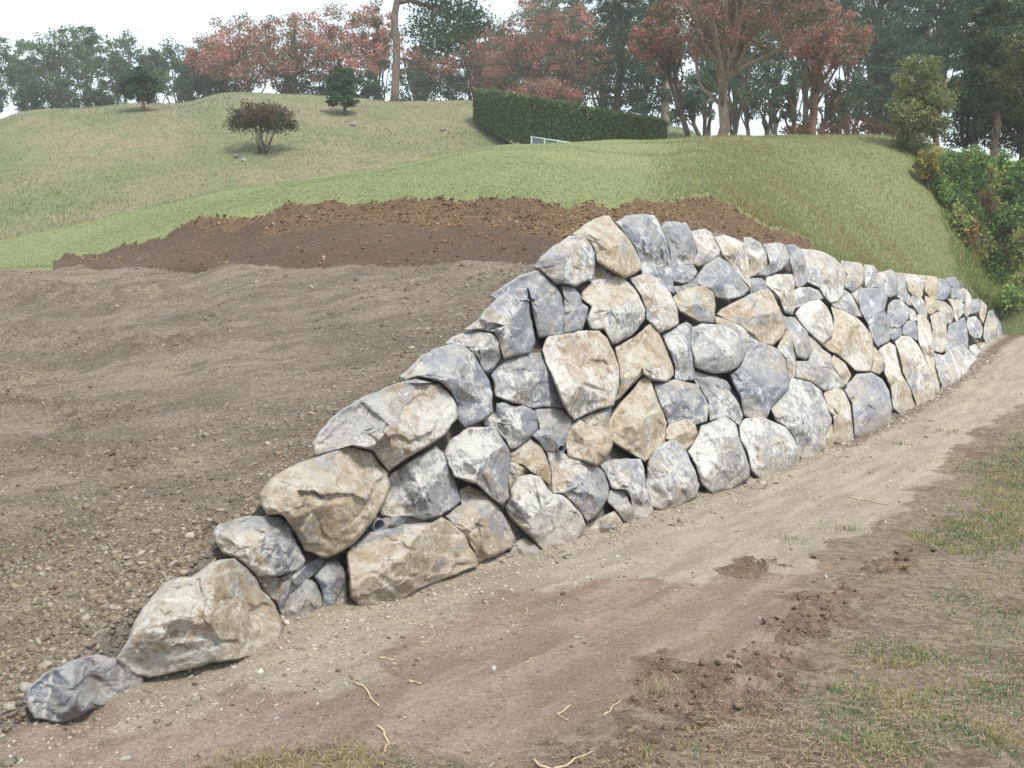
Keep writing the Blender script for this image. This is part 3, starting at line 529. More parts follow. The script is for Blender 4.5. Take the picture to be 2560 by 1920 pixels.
def make_rock(idx, line):
    reg, push, colr, label, poly = line.split('|'); ox, oy, sc = REG[int(reg)]
    P = np.array([float(v) for v in poly.split()]).reshape(-1, 2)*10*sc+[ox, oy]; rs = np.random.default_rng(100+idx)
    push = float(push)*0.01; b, o_, w_, p_ = [int(c)/9 for c in colr]; b = .15+.8*b; o_ = .14+.80*o_; w_ = .15+.75*w_
    per = np.hypot(*(np.roll(P, -1, 0)-P).T).sum(); n = int(np.clip(per/1.7, 48, 230)); size = math.sqrt(abs(0.5*np.sum(P[:, 0]*np.roll(P[:, 1], -1)-np.roll(P[:, 0], -1)*P[:, 1])))
    C = P.mean(0)
    P = C+(P-C)*(1+0.7/size); push = push+rs.uniform(-.05, .06)          # neighbours touch
    bd = smooth_poly(P, n)
    rv = bd-C; rl = np.hypot(*rv.T)
    th = np.arange(n)/n
    jit = fbm(np.cos(th*6.283)*3+idx, np.sin(th*6.283)*3, idx, 4)*0.06+fbm(np.cos(th*6.283)*9+idx, np.sin(th*6.283)*9, idx+5, 3)*0.03
    bd = C+rv*(1+jit)[:, None]
    Dc = float(wallD(*C)); m2px = F/Dc; Rm = size/m2px      # size in metres
    nrg = int(np.clip(size/1.7/1.4, 12, 46))
    rr = np.concatenate([np.linspace(0, 1, nrg)[1:]**0.8])
    q = C+(bd-C)[None]*rr[:, None, None]                      # rings,n,2
    q = np.concatenate([C[None], q.reshape(-1, 2)])
    # distance to the outline in units of size
    segd = np.full(len(q), 1e9)
    A = bd[::2]; B = np.roll(A, -1, 0)
    for k in range(0, len(A)):
        e = B[k]-A[k]; t = np.clip(((q-A[k])@e)/(e@e+1e-9), 0, 1); segd = np.minimum(segd, np.hypot(*(q-A[k]-t[:, None]*e).T))
    segd[-n:] = 0
    d = segd/size
    # front height: rounded rim, capped by chiselled planes
    Rr = np.clip(0.035*(1+1.4*fbm(q[:, 0]/size*2.5, q[:, 1]/size*2.5, idx+9, 2)*2), 0.012, 0.07)
    H = 0.72*Rm; t = np.clip(d/Rr, 0, 1); qa = np.arctan2(*(q-C).T[::-1]); shp = fbm(np.cos(qa)*1.6+idx*3, np.sin(qa)*1.6, idx+77, 2)*2; rim = (1-(1-t)**2)*(0.46+.25*shp).clip(.2, .75)*H+d*(4.2+9*shp).clip(1.6, 11)*H
    qq = (q-C)/size; K = int(rs.integers(5, 8)); env = []; a0 = rs.uniform(0, 6.283); ap = rs.uniform(-.14, .14, 2)
    wr = qq+0.035*np.stack([fbm(qq[:, 0]*4, qq[:, 1]*4, idx+31, 3), fbm(qq[:, 0]*4, qq[:, 1]*4, idx+32, 3)], 1)*2-ap
    for k in range(K):
        ang = a0+(k+rs.uniform(-.35, .35))*6.283/K; env.append(rs.uniform(.86, 1.12)-rs.uniform(0.5, 2.3)*(wr@np.array([math.cos(ang), math.sin(ang)])))
    for k in range(int(rs.integers(1, 3))):
        ang = rs.uniform(0, 6.283); env.append(rs.uniform(.74, .95)-rs.uniform(0.25, .8)*(wr@np.array([math.cos(ang), math.sin(ang)])))
    env = np.stack(env); fid = np.argmin(env, 0); fcol = rs.random(len(env))[fid]; ccol = np.full(len(q), .5)
    h = np.minimum(rim, np.maximum(env.min(0), 0.12)*H)
    h = h+d.clip(0, .15)/.15*(fbm(qq[:, 0]*3+idx, qq[:, 1]*3, idx+3, 5, .55)*0.09*Rm)
    # chipped facets
    wq = qq+0.05*np.stack([fbm(qq[:, 0]*6, qq[:, 1]*6, idx+21, 3), fbm(qq[:, 0]*6, qq[:, 1]*6, idx+22, 3)], 1)*2
    for kk, am in ((7, 0.07), (18, 0.17), (60, 0.15)):
        sd_ = rs.uniform(-0.75, 0.75, (kk, 2)); gd = rs.normal(0, 1, (kk, 2)); ci = np.argmin(((wq[:, None]-sd_[None])**2).sum(2), 1); ccol = rs.random(kk)[ci] if kk == 7 else ccol
        h = h+d.clip(0, .08)/.08*am*Rm*((wq-sd_[ci])*gd[ci]).sum(1).clip(-0.35, 0.35)
    # stepped fractures
    sdir = rs.uniform(0, 3.14); u = qq[:, 0]*math.cos(sdir)+qq[:, 1]*math.sin(sdir)+0.25*fbm(qq[:, 0]*3, qq[:, 1]*3, idx+8, 3)
    saw = (u*rs.uniform(2.2, 4.5)+rs.uniform()) % 1.0
    h = h+(fbm(q[:, 0]/4.5*m2px/150, q[:, 1]/4.5*m2px/150, idx+4, 3)*0.012+0)
    hg = h[1:].reshape(len(rr), n); hs = (3*hg+np.roll(hg, 1, 1)+np.roll(hg, -1, 1))/5; hs[1:-1] = (4*hs[1:-1]+hs[:-2]+hs[2:])/6; hs[-1] = hg[-1]; h = np.concatenate([h[:1], hs.ravel()])
    tw = wallD(q[:, 0], q[:, 1]); tc = Dc
    base = np.where(True, tc+(tw-tc)*0.9, tw)
    rx, ry, rz = ray(q[:, 0], q[:, 1])
    def at(dep): return np.stack([rx/ry*dep, dep, CZ+rz/ry*dep], 1)
    front = at(base-push-h)
    # back
    kb = 7; rb = np.linspace(1, 0, kb+1)[1:-1]
    V = [front]; nf = len(front)
    th_b = 0.55*Rm
    for r in rb:
        qb = C+(bd-C)*r; bx, by, bz = ray(qb[:, 0], qb[:, 1]); db = tc+(wallD(qb[:, 0], qb[:, 1])-tc)*0.9-push+th_b*math.sqrt(1-r*r)
        V.append(np.stack([bx/by*db, db, CZ+bz/by*db], 1))
    bx, by, bz = ray(*C); db = tc-push+th_b; V.append(np.array([[bx/by*db, db, CZ+bz/by*db]])); V = np.concatenate(V)
    Q = []; Tt = []; jn = (np.arange(n)+1) % n; j = np.arange(n)
    for i in range(len(rr)-1):
        a = 1+i*n; Q.append(np.stack([a+j, a+n+j, a+n+jn, a+jn], 1))
    Tt.append(np.stack([0*j, 1+j, 1+jn], 1))
    prev = 1+(len(rr)-1)*n
    for i in range(len(rb)):
        cur = nf+i*n; Q.append(np.stack([prev+j, cur+j, cur+jn, prev+jn], 1)); prev = cur
    Tt.append(np.stack([prev+j, prev+0*j+n-0*j, prev+jn], 1)); Tt[-1][:, 1] = len(V)-1
    org = at(np.full(len(q), tc))[0]
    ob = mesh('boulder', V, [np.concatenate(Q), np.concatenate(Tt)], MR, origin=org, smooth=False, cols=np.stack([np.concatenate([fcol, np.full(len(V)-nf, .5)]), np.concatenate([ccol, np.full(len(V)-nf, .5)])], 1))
    ob.color = (b, o_, w_, 1-p_)
    tag(ob, label, 'boulder', 'boulders of the stacked retaining wall')
    return ob
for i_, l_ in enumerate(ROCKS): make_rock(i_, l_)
# ------------------------------------------------------------------ drain pipes
def pipe(px, py, rad, dirv, label, back=0.5):
    D = float(wallD(px, py))-0.14; p = pt(px, py, D); dv = np.array(dirv, float); dv /= np.linalg.norm(dv)
    t = thing('drain_pipe', tuple(p), label, 'pipe', 'drain pipes in the retaining wall')
    a = np.cross(dv, [0, 0, 1.]); a /= np.linalg.norm(a); b = np.cross(dv, a); n = 28; th = np.arange(n)*2*math.pi/n
    prof = [(rad, back), (rad, 0.0), (rad*0.97, -0.002), (rad*0.86, -0.002), (rad*0.83, 0.001), (rad*0.83, back)]
    V = np.concatenate([p+dv*(-0)+(-dv)*0+dv*q+r*(np.cos(th)[:, None]*a+np.sin(th)[:, None]*b) for r, q in prof])
    Q = [(i*n+j, i*n+(j+1) % n, (i+1)*n+(j+1) % n, (i+1)*n+j) for i in range(len(prof)-1) for j in range(n)]
    g = Geo(); g.add(V, Q); g.build('tube', M_PVC, t)
    g = Geo(); V2 = np.vstack([p+dv*(back*0.8)+rad*0.82*(np.cos(th)[:, None]*a+np.sin(th)[:, None]*b), p+dv*back*0.8]); g.add(V2, None, [(n, j, (j+1) % n) for j in range(n)]); g.build('silt_plug', M_HOLE, t)
pipe(379.3, 525.6, 0.040, (-0.62, 0.75, 0.02), 'grey plastic drain pipe sticking out under the grey speckled boulder')
pipe(561.5, 448.8, 0.030, (-0.35, 0.93, 0.02), 'dark drain pipe mouth almost hidden left of the yellow kite boulder')
# ------------------------------------------------------------------ pebbles, clods
PH = (1+5**.5)/2
ICV = np.array([(-1, PH, 0), (1, PH, 0), (-1, -PH, 0), (1, -PH, 0), (0, -1, PH), (0, 1, PH), (0, -1, -PH), (0, 1, -PH), (PH, 0, -1), (PH, 0, 1), (-PH, 0, -1), (-PH, 0, 1)], float)/math.sqrt(1+PH*PH)
ICF = np.array([(0, 11, 5), (0, 5, 1), (0, 1, 7), (0, 7, 10), (0, 10, 11), (1, 5, 9), (5, 11, 4), (11, 10, 2), (10, 7, 6), (7, 1, 8), (3, 9, 4), (3, 4, 2), (3, 2, 6), (3, 6, 8), (3, 8, 9), (4, 9, 5), (2, 4, 11), (6, 2, 10), (8, 6, 7), (9, 8, 1)])
def stones(name, P, R, cols, label, kind='stuff', flat=0.6):
    n = len(P); v = ICV[None]*(1+RNG.normal(0, 0.24, (n, 12, 1)))
    sc = np.stack([RNG.uniform(0.7, 1.3, n), RNG.uniform(0.7, 1.3, n), RNG.uniform(flat*0.7, flat*1.3, n)], 1)
    v = v*sc[:, None]*R[:, None, None]; th = RNG.uniform(0, 6.28, n); tl = RNG.normal(0, 0.35, n)
    x = v[..., 0]*np.cos(th)[:, None]-v[..., 1]*np.sin(th)[:, None]; y = v[..., 0]*np.sin(th)[:, None]+v[..., 1]*np.cos(th)[:, None]; z = v[..., 2]+x*np.sin(tl)[:, None]
    V = np.stack([x, y, z], 2)+P[:, None]; F_ = ICF[None]+np.arange(n)[:, None, None]*12
    o = mesh(name, V.reshape(-1, 3), F_.reshape(-1, 3), M_STONE, cols=np.repeat(cols, 12, 0), smooth=False)
    return tag(o, label, name, None, kind)
def pal(n, base, var=0.2, hv=0.06):
    b = np.array(base)[RNG.integers(0, len(base), n)]; return np.clip(b*(1+RNG.normal(0, var, (n, 1)))*(1+RNG.normal(0, hv, (n, 3))), 0.01, 0.9)
def scatter_px(n, x0, x1, y0, y1, fn):     # even spread over bearing and nearness
    return RNG.uniform((x0-512)/F, (x1-512)/F, n), RNG.uniform(y0, y1, n)
# field gravel: bearing a, log depth
n = 190000; a = RNG.uniform(-0.62, 0.02, n); D = np.exp(RNG.uniform(math.log(3.6), math.log(13.5), n)); x = a*D; y = D
z, zn = terrain(x, y); s_ = (x-B0[0])*UD[0]+(y-B0[1])*UD[1]; pn_ = (x-B0[0])*ND[0]+(y-B0[1])*ND[1]+KB*np.maximum(z, 0)
near = np.exp(-np.maximum(-pn_-0.15, 0)/0.5); low = 1-sst(D, 4.3, 7.2); dens = 0.14*sst(vn(x*1.5, y*1.5, 71), .3, .8)+0.35*near+0.30*low*sst(fbm(x*1.2, y*1.2, 72, 3), -0.25, 0.12)
k = ((zn == 0) | (zn == 6)) & (RNG.random(n) < dens) & (z > frontz(x, y)-0.03); x, y, z, D, low = x[k], y[k], z[k], D[k], low[k]; n = len(x)
R_ = np.exp(RNG.normal(0, 0.55, n))*(0.005+0.0035*low)*(0.6+D/12); R_ = np.minimum(R_, 0.03)
DIRT = [(0.215, 0.17, 0.125), (0.18, 0.14, 0.10), (0.24, 0.195, 0.145), (0.20, 0.17, 0.135), (0.155, 0.12, 0.088), (0.30, 0.26, 0.21), (0.195, 0.155, 0.11)]
stones('gravel', np.stack([x, y, z-R_*0.05], 1), R_, pal(n, DIRT, 0.16, 0.02), 'loose brown gravel and stones over the dirt field')
# a few pale larger stones hand placed by the wall's lower edge
for (px_, py_, rm, lb) in [(20, 662, .042, 'rounded brown stone half buried in gravel at the left edge of the photo'), (143, 569, .028, 'grey flat stone lying alone on the dirt field'), (6, 640, .035, 'wide brown stone above the rounded brown one at the left edge')]:
    a_, e_ = ae(px_, py_); Ds = np.linspace(3.5, 14, 600); zz, _ = terrain(a_*Ds, Ds); hit = np.argmax(CZ+e_*Ds < zz); Dh = Ds[hit]
    o = stones('stone', np.array([[a_*Dh, Dh, zz[hit]-.012]]), np.array([rm]), pal(1, [(0.27, 0.225, 0.17)], 0.03, .01), lb, None); 
# front pebbles along the foot and on the path
n = 26000; s_ = RNG.uniform(-2.5, 20, n); pn_ = np.abs(RNG.normal(0, 1, n))*0.28+RNG.exponential(0.7, n)*(RNG.random(n) < .3); x = B0[0]+UD[0]*s_+ND[0]*pn_; y = B0[1]+UD[1]*s_+ND[1]*pn_
k = RNG.random(n) < np.where(pn_ < .35, 0.5, 0.16+0.6*np.exp(-((s_+.1)**2)/1.2)*(pn_ < 1.0)); x, y, s_ = x[k], y[k], s_[k]; n = len(x)
R_ = np.exp(RNG.normal(0, 0.5, n))*0.0055*(0.75+y/16); stones('pebbles', np.stack([x, y, frontz(x, y)+R_*.1], 1), R_, pal(n, [(0.36, 0.32, 0.26), (0.30, 0.26, 0.2), (0.42, 0.39, 0.34), (0.25, 0.21, 0.17)], .15, .02), 'small pale pebbles scattered along the foot of the wall')
n = 16000; a = RNG.uniform(-0.6, 0.65, n); D = np.exp(RNG.uniform(math.log(2.9), math.log(15), n)); x = a*D; y = D
b = np.maximum.reduce([polysd(BRN, x, y), polysd(BRN2, x, y), polysd(BRN3, x, y)])+.45*fbm(x*3.1, y*3.1, 170, 5, .65)-.04; m_ = polysd(MUD, x, y); k = RNG.random(n) < np.where(b > -0.03, 0.9, np.where(np.abs(m_) < 0.08, 0.35, 0.10)); x, y, b = x[k], y[k], b[k]; n = len(x)
R_ = np.exp(RNG.normal(0, 0.5, n))*np.where(b > -0.03, 0.009, 0.005)*(0.7+y/14); R_ = np.minimum(R_, .022); stones('soil_clods', np.stack([x, y, frontz(x, y)+R_*.1], 1), R_, pal(n, [(0.11, 0.078, 0.055), (0.15, 0.108, 0.078), (0.19, 0.14, 0.10)], .2, .02), 'dark brown soil clods churned up by tracks in front', flat=0.7)
# crumbs on the soil heap
n = 60000; a = RNG.uniform(-0.48, 0.33, n); D = RNG.uniform(9, 19, n); x = a*D; y = D; z, zn = terrain(x, y); k = (zn == 2) | ((zn == 1) & (RNG.random(n) < .12)); x, y, z = x[k], y[k], z[k]; n = len(x)
R_ = np.minimum(np.exp(RNG.normal(0, 0.5, n))*0.009, .022); stones('soil_crumbs', np.stack([x, y, z+R_*.2], 1), R_, pal(n, [(0.17, 0.105, 0.062), (0.21, 0.135, 0.082), (0.11, 0.07, 0.045), (0.30, 0.205, 0.125)], .2, .02), 'loose brown crumbs and roots on the upper soil heap', flat=0.8)
# ------------------------------------------------------------------ blades of grass
def blades(name, P, Hh, W, cols, label, lean=0.35, flatf=None):
    n = len(P); th = RNG.uniform(0, 6.283, n); ld = RNG.uniform(0, 6.283, n); ln = np.abs(RNG.normal(0, lean, n)) if flatf is None else flatf
    side = np.stack([np.cos(th), np.sin(th), 0*th], 1)*W[:, None]*0.5
    L1 = np.stack([np.cos(ld)*ln*0.35, np.sin(ld)*ln*0.35, np.ones(n)*0.55], 1)*Hh[:, None]
    up = np.maximum(1-ln*0.6, 0.06); L2 = np.stack([np.cos(ld)*ln*1.15, np.sin(ld)*ln*1.15, up], 1)*Hh[:, None]
    if flatf is not None: L1[:, 2] = 0.03*Hh; L2[:, 2] = 0.04*Hh; 
    V = np.stack([P-side, P+side, P+L1+side*0.8, P+L1-side*0.8, P+L2], 1)
    i = np.arange(n)[:, None]*5; Q = i+np.array([0, 1, 2, 3]); Tt = i+np.array([3, 2, 4])
    return tag(mesh(name, V.reshape(-1, 3), [Q, Tt], M_GRASS, cols=np.repeat(cols, 5, 0), smooth=False), label, name, None, 'stuff')
# bank grass (right), lawn, rough hill
n = 230000; a = RNG.uniform(0.10, 0.62, n); D = np.exp(RNG.uniform(math.log(11), math.log(33), n)); x = a*D; y = D; z, zn = terrain(x, y); k = (((zn == 4) | (zn == 3)) & (RNG.random(n) < sst(a, .10, .26))) & (z > -0.3); x, y, z = x[k], y[k], z[k]; n = len(x)
gn = fbm(x*0.8, y*0.8, 81, 3)
cb = pal(n, [(0.24, 0.265, 0.10), (0.21, 0.255, 0.10), (0.28, 0.285, 0.12), (0.33, 0.30, 0.15), (0.20, 0.27, 0.13)], 0.16); dr = (gn+RNG.normal(0, .12, n) > 0.12)[:, None]; cb = np.where(dr, pal(n, [(0.34, 0.29, 0.15), (0.29, 0.25, 0.12)], .15), cb)
blades('bank_grass', np.stack([x, y, z], 1), RNG.uniform(.03, .085, n)*(1+.6*sst(gn, 0, .3)), 0.008+0*x, cb, 'longer green grass with dry tips covering the right side of the bank')
n = 90000; a = RNG.uniform(-0.7, 0.35, n); D = np.exp(RNG.uniform(math.log(10.5), math.log(34), n)); x = a*D; y = D; z, zn = terrain(x, y); k = (zn == 3); x, y, z = x[k], y[k], z[k]; n = len(x)
blades('lawn_grass', np.stack([x, y, z], 1), RNG.uniform(.010, .026, n), 0.010+0*x, pal(n, [(0.21, 0.25, 0.10), (0.19, 0.235, 0.095), (0.25, 0.27, 0.13)], .10), 'short mown grass blades of the pale green lawn', lean=1.1)
n = 110000; a = RNG.uniform(-0.7, 0.18, n); D = np.exp(RNG.uniform(math.log(19), math.log(58), n)); x = a*D; y = D; z, zn = terrain(x, y); k = (zn == 5); x, y, z, D = x[k], y[k], z[k], D[k]; n = len(x)
gp = fbm(x*.12, y*.25, 91, 4); gr = (gp+RNG.normal(0, .07, n) > 0.10)[:, None]; cb = np.where(gr, pal(n, [(0.15, 0.21, 0.11), (0.17, 0.22, 0.11)], .12), pal(n, [(0.18, 0.20, 0.09), (0.17, 0.19, 0.08), (0.23, 0.21, 0.115), (0.26, 0.21, 0.14)], .12))
blades('hill_grass', np.stack([x, y, z], 1), RNG.uniform(.03, .09, n)*np.where(gr[:, 0], 1.7, 1), 0.02+0*x, cb, 'rough patchy grass on the burial mound like hill behind the lawn')
# turf in front: straw lying flat, tufts, green patches
n = 420000; a = RNG.uniform(-0.55, 0.60, n); D = np.exp(RNG.uniform(math.log(2.8), math.log(17), n)); x = a*D; y = D
tf = np.maximum(polysd(TRF, x, y), polysd(TRF2, x, y)); tn = fbm(x*2.2, y*2.2, 95, 4)
k = (RNG.random(n) < 0.42*sst(tf+tn*0.6, -0.12, 0.25)*(0.12+sst(tn, -0.08, 0.14))+0.006*(polysd(MUD, x, y) > -.1)+.002); xs, ys = x[k], y[k]; n1 = len(xs)
blades('dry_straw', np.stack([xs, ys, frontz(xs, ys)+RNG.uniform(0.002, .02, n1)], 1), RNG.uniform(.02, .075, n1)*(0.8+ys/25), 0.0030*(0.8+ys/9), pal(n1, [(0.50, 0.42, 0.29), (0.45, 0.37, 0.24), (0.38, 0.30, 0.19), (0.32, 0.25, 0.17), (0.26, 0.21, 0.15), (0.52, 0.45, 0.32)], .2), 'dry straw coloured grass litter on the bare soil at the right', flatf=RNG.uniform(0.6, 1.0, n1))
GREEN = topx([(900,548),(925,520),(955,508),(965,480),(985,455),(1010,440),(1100,420),(1300,480),(1100,560),(1024,556),(960,562)])
gq = polysd(GREEN, x, y); TUF = [(905,662,.16),(882,700,.17),(858,715,.1),(985,470,.3),(1008,700,.14),(1000,745,.12),(960,735,.10),(930,470,.05),(840,530,.12),(790,540,.06),(945,432,.12),(900,445,.08),(985,660,.12),(1015,620,.12),(285,762,.07),(350,765,.09),(235,768,.07),(880,750,.14),(960,600,.10),(680,765,.1)]
tw_ = np.zeros(len(x))
for (qx, qy, qr) in TUF:
    gx_, gy_ = gpt(qx, qy); tw_ = np.maximum(tw_, .8*np.exp(-((x-gx_)**2+(y-gy_)**2)/(qr*1.5)**2)*sst(tn, -.18, .1))
gd = np.maximum(sst(gq+tn*0.5, -0.05, 0.2), tw_); gd = np.maximum(gd, 0.22*sst(tf, 0.2, 0.8)*sst(x/y, 0.22, 0.45)*sst(fbm(x*3, y*3, 99, 3), 0, .15)); k = RNG.random(len(x)) < gd*0.8; xg, yg, tg = x[k], y[k], gd[k]; n1 = len(xg)
dryk = fbm(xg*3, yg*3, 97, 3)+RNG.normal(0, .12, n1) > np.where(xg/yg < .05, -.12, 0.06)
blades('turf_grass', np.stack([xg, yg, frontz(xg, yg)], 1), RNG.uniform(.010, .034, n1)*(0.8+yg/14), 0.0032*(0.8+yg/8), np.where(dryk[:, None], pal(n1, [(0.40, 0.34, 0.17), (0.33, 0.30, 0.13)], .2), pal(n1, [(0.12, 0.19, 0.07), (0.15, 0.22, 0.08), (0.09, 0.16, 0.06)], .2)), 'green and yellow tufts of turf on the right foreground', lean=0.6)
# straw fibres standing out of the soil heap
n = 5000; a = RNG.uniform(-0.4, 0.33, n); D = RNG.uniform(9.5, 18, n); x = a*D; y = D; z, zn = terrain(x, y); k = (zn == 2) | ((zn == 1) & (RNG.random(n) < .2)); x, y, z = x[k], y[k], z[k]; n = len(x)
blades('root_fibres', np.stack([x, y, z+.01], 1), RNG.uniform(.03, .12, n), 0.005+0*x, pal(n, [(0.42, 0.30, 0.17), (0.33, 0.22, 0.12)], .15), 'thin tan root fibres in the heaped brown soil', lean=1.0)
# ------------------------------------------------------------------ roots lying in front
r6 = lambda L: [(320+u*.16275, 498+v*.16275) for u, v in L]
ROOTS = [(r6([(205,1125),(270,1150),(310,1210),(355,1280)]), .0075, 'crooked tan root piece, left one of the two thick ones in front'),
 (r6([(355,1380),(390,1430),(415,1480),(405,1535)]), .0075, 'short curved tan root lying above the bottom left grass tuft'),
 (r6([(1305,1600),(1400,1650),(1450,1655),(1560,1610),(1665,1575)]), .008, 'longest tan root bent like a bow at the bottom edge'),
 (r6([(540,1110),(580,1120),(630,1140)]), .007, 'short straight tan root on the mud below the grey pebbles'),
 (r6([(360,980),(410,984),(465,988)]), .006, 'stubby tan root beside the pebble strip'),
 (r6([(545,785),(610,770),(720,790)]), .004, 'thin brown twig arched on the grey path under the long tan slab'),
 (r6([(620,885),(670,870),(710,825)]), .004, 'thin forked twig just below the arched brown twig'),
 (r6([(1550,1245),(1460,1300),(1480,1325),(1520,1345)]), .005, 'hooked pale root near the straw tuft'),
 (r6([(1750,1335),(1790,1290),(1845,1230)]), .005, 'pale root slanting up right beside the straw tuft'),
 ([(640+u*.14467, 280+v*.14467) for u, v in [(1445,1505),(1600,1530),(1715,1555)]], .009, 'long pale stick lying across the path at the far right'),
 (r6([(1270,655),(1272,675),(1275,690)]), .005, 'tiny upright pale root end in the middle of the path'),
 (r6([(1265,1000),(1300,975),(1340,965)]), .004, 'dark thin twig end in the centre of the mud')]
for P_, rd, lb in ROOTS:
    g3 = [gpt(*p) for p in P_]; tt = np.linspace(0, len(g3)-1, 14); gx_ = np.interp(tt, range(len(g3)), [p[0] for p in g3]); gy_ = np.interp(tt, range(len(g3)), [p[1] for p in g3])
    q_ = len(lb); gx_ = gx_+np.sin(tt*5+q_)*rd*0.8; gy_ = gy_+np.cos(tt*6+q_)*rd
    P3 = np.stack([gx_, gy_, frontz(gx_, gy_)+rd*0.7], 1); g = Geo(); tube(g, P3, 0.72*rd*(1+0.25*np.sin(tt*9+q_))*np.interp(tt, [0, tt[-1]], [1, .6]), 7)
    tag(g.build('root', M_ROOT, origin=P3[7]), lb, 'root', 'loose roots lying on the mud')
# dead straw tuft
gx_, gy_ = gpt(657, 696); n = 260; th = RNG.uniform(0, 6.28, n); P3 = np.stack([gx_+RNG.normal(0, .03, n), gy_+RNG.normal(0, .02, n), 0*th+float(frontz(np.array([gx_]), np.array([gy_]))[0])], 1)
o = blades('straw_tuft', P3, RNG.uniform(.05, .11, n), 0.003+0*th, pal(n, [(0.52, 0.45, 0.32), (0.42, 0.35, 0.23)], .15), 'x', lean=0.7); del o['kind']; tag(o, 'bleached dead grass tuft standing in churned brown soil', 'grass tuft')
# ------------------------------------------------------------------ trees
M_STEM = mat_plain('green_stem', (0.10, 0.12, 0.05), .9)
def hill_hit(px, py, lo, hi):
    a_, e_ = ae(px, py); Ds = np.linspace(lo, hi, 1500); zz, _ = terrain(a_*Ds, Ds); h_ = np.argmax(CZ+e_*Ds < zz); return np.array([a_*Ds[h_], Ds[h_], zz[h_]])
def leafcards(C, size, nrm_bias=None):
    n = len(C); u = RNG.normal(0, 1, (n, 3)); u /= np.linalg.norm(u, axis=1)[:, None]; w_ = RNG.normal(0, 1, (n, 3)); v = np.cross(u, w_); v /= np.linalg.norm(v, axis=1)[:, None]
    s = (size*RNG.uniform(.6, 1.3, n))[:, None]; V = np.stack([C-u*s*.6, C-v*s*.32, C+u*s*.6, C+v*s*.32], 1)
    return V.reshape(-1, 3), (np.arange(n)[:, None]*4+np.arange(4))
def crown_clumps(c, rx, rz, nc_, bias=0.5, flatb=0.0):
    u = RNG.normal(0, 1, (nc_, 3)); u /= np.linalg.norm(u, axis=1)[:, None]; r = RNG.random(nc_)**bias
    p = u*r[:, None]; p[:, 2] = np.where(p[:, 2] < 0, p[:, 2]*(1-flatb), p[:, 2]); return np.array(c)+p*[rx, rx, rz]
def clump(lb, px, D, yt, rp, pl, per=520):
    D = float(hill_hit(px, yt+24, 17, 45)[1]); x0 = (px-512)/F*D; zb = gz(x0, D); zt = max(float(CZ+ae(px, yt)[1]*D), zb+.35); rx = rp*D/F; t = thing('weed_clump', (x0, D, zb), lb, 'weeds', 'weed clumps on the right slope')
    g = Geo(); ns = 26; tips = []
    for k in range(ns):
        an = RNG.uniform(0, 6.28); rr_ = rx*RNG.random()**.6; b_ = np.array([x0+math.cos(an)*rr_*.6, D+math.sin(an)*rr_*.6, zb-.05]); e_ = np.array([x0+math.cos(an)*rr_, D+math.sin(an)*rr_, zb+(zt-zb)*(1-.55*(rr_/rx)**2)*RNG.uniform(.75, 1.05)]); tube(g, [b_, (b_+e_)/2+RNG.normal(0, .02, 3), e_], [.010, .008, .004], 4); tips.append((b_, e_))
    g.build('stems', M_STEM, t); q = RNG.integers(0, ns, per*3); f = RNG.uniform(.15, 1.02, len(q))[:, None]; B_ = np.array([u[0] for u in tips])[q]; E_ = np.array([u[1] for u in tips])[q]
    C = B_*(1-f)+E_*f+RNG.normal(0, .055, (len(q), 3)); V, Q = leafcards(C, np.full(len(q), 3.4*D/F)); gg_ = Geo(); gg_.add(V, Q); gg_.build('leaves', M_LEAF, t, cols=np.repeat(pal(len(q), pl, .2), 4, 0), smooth=False)
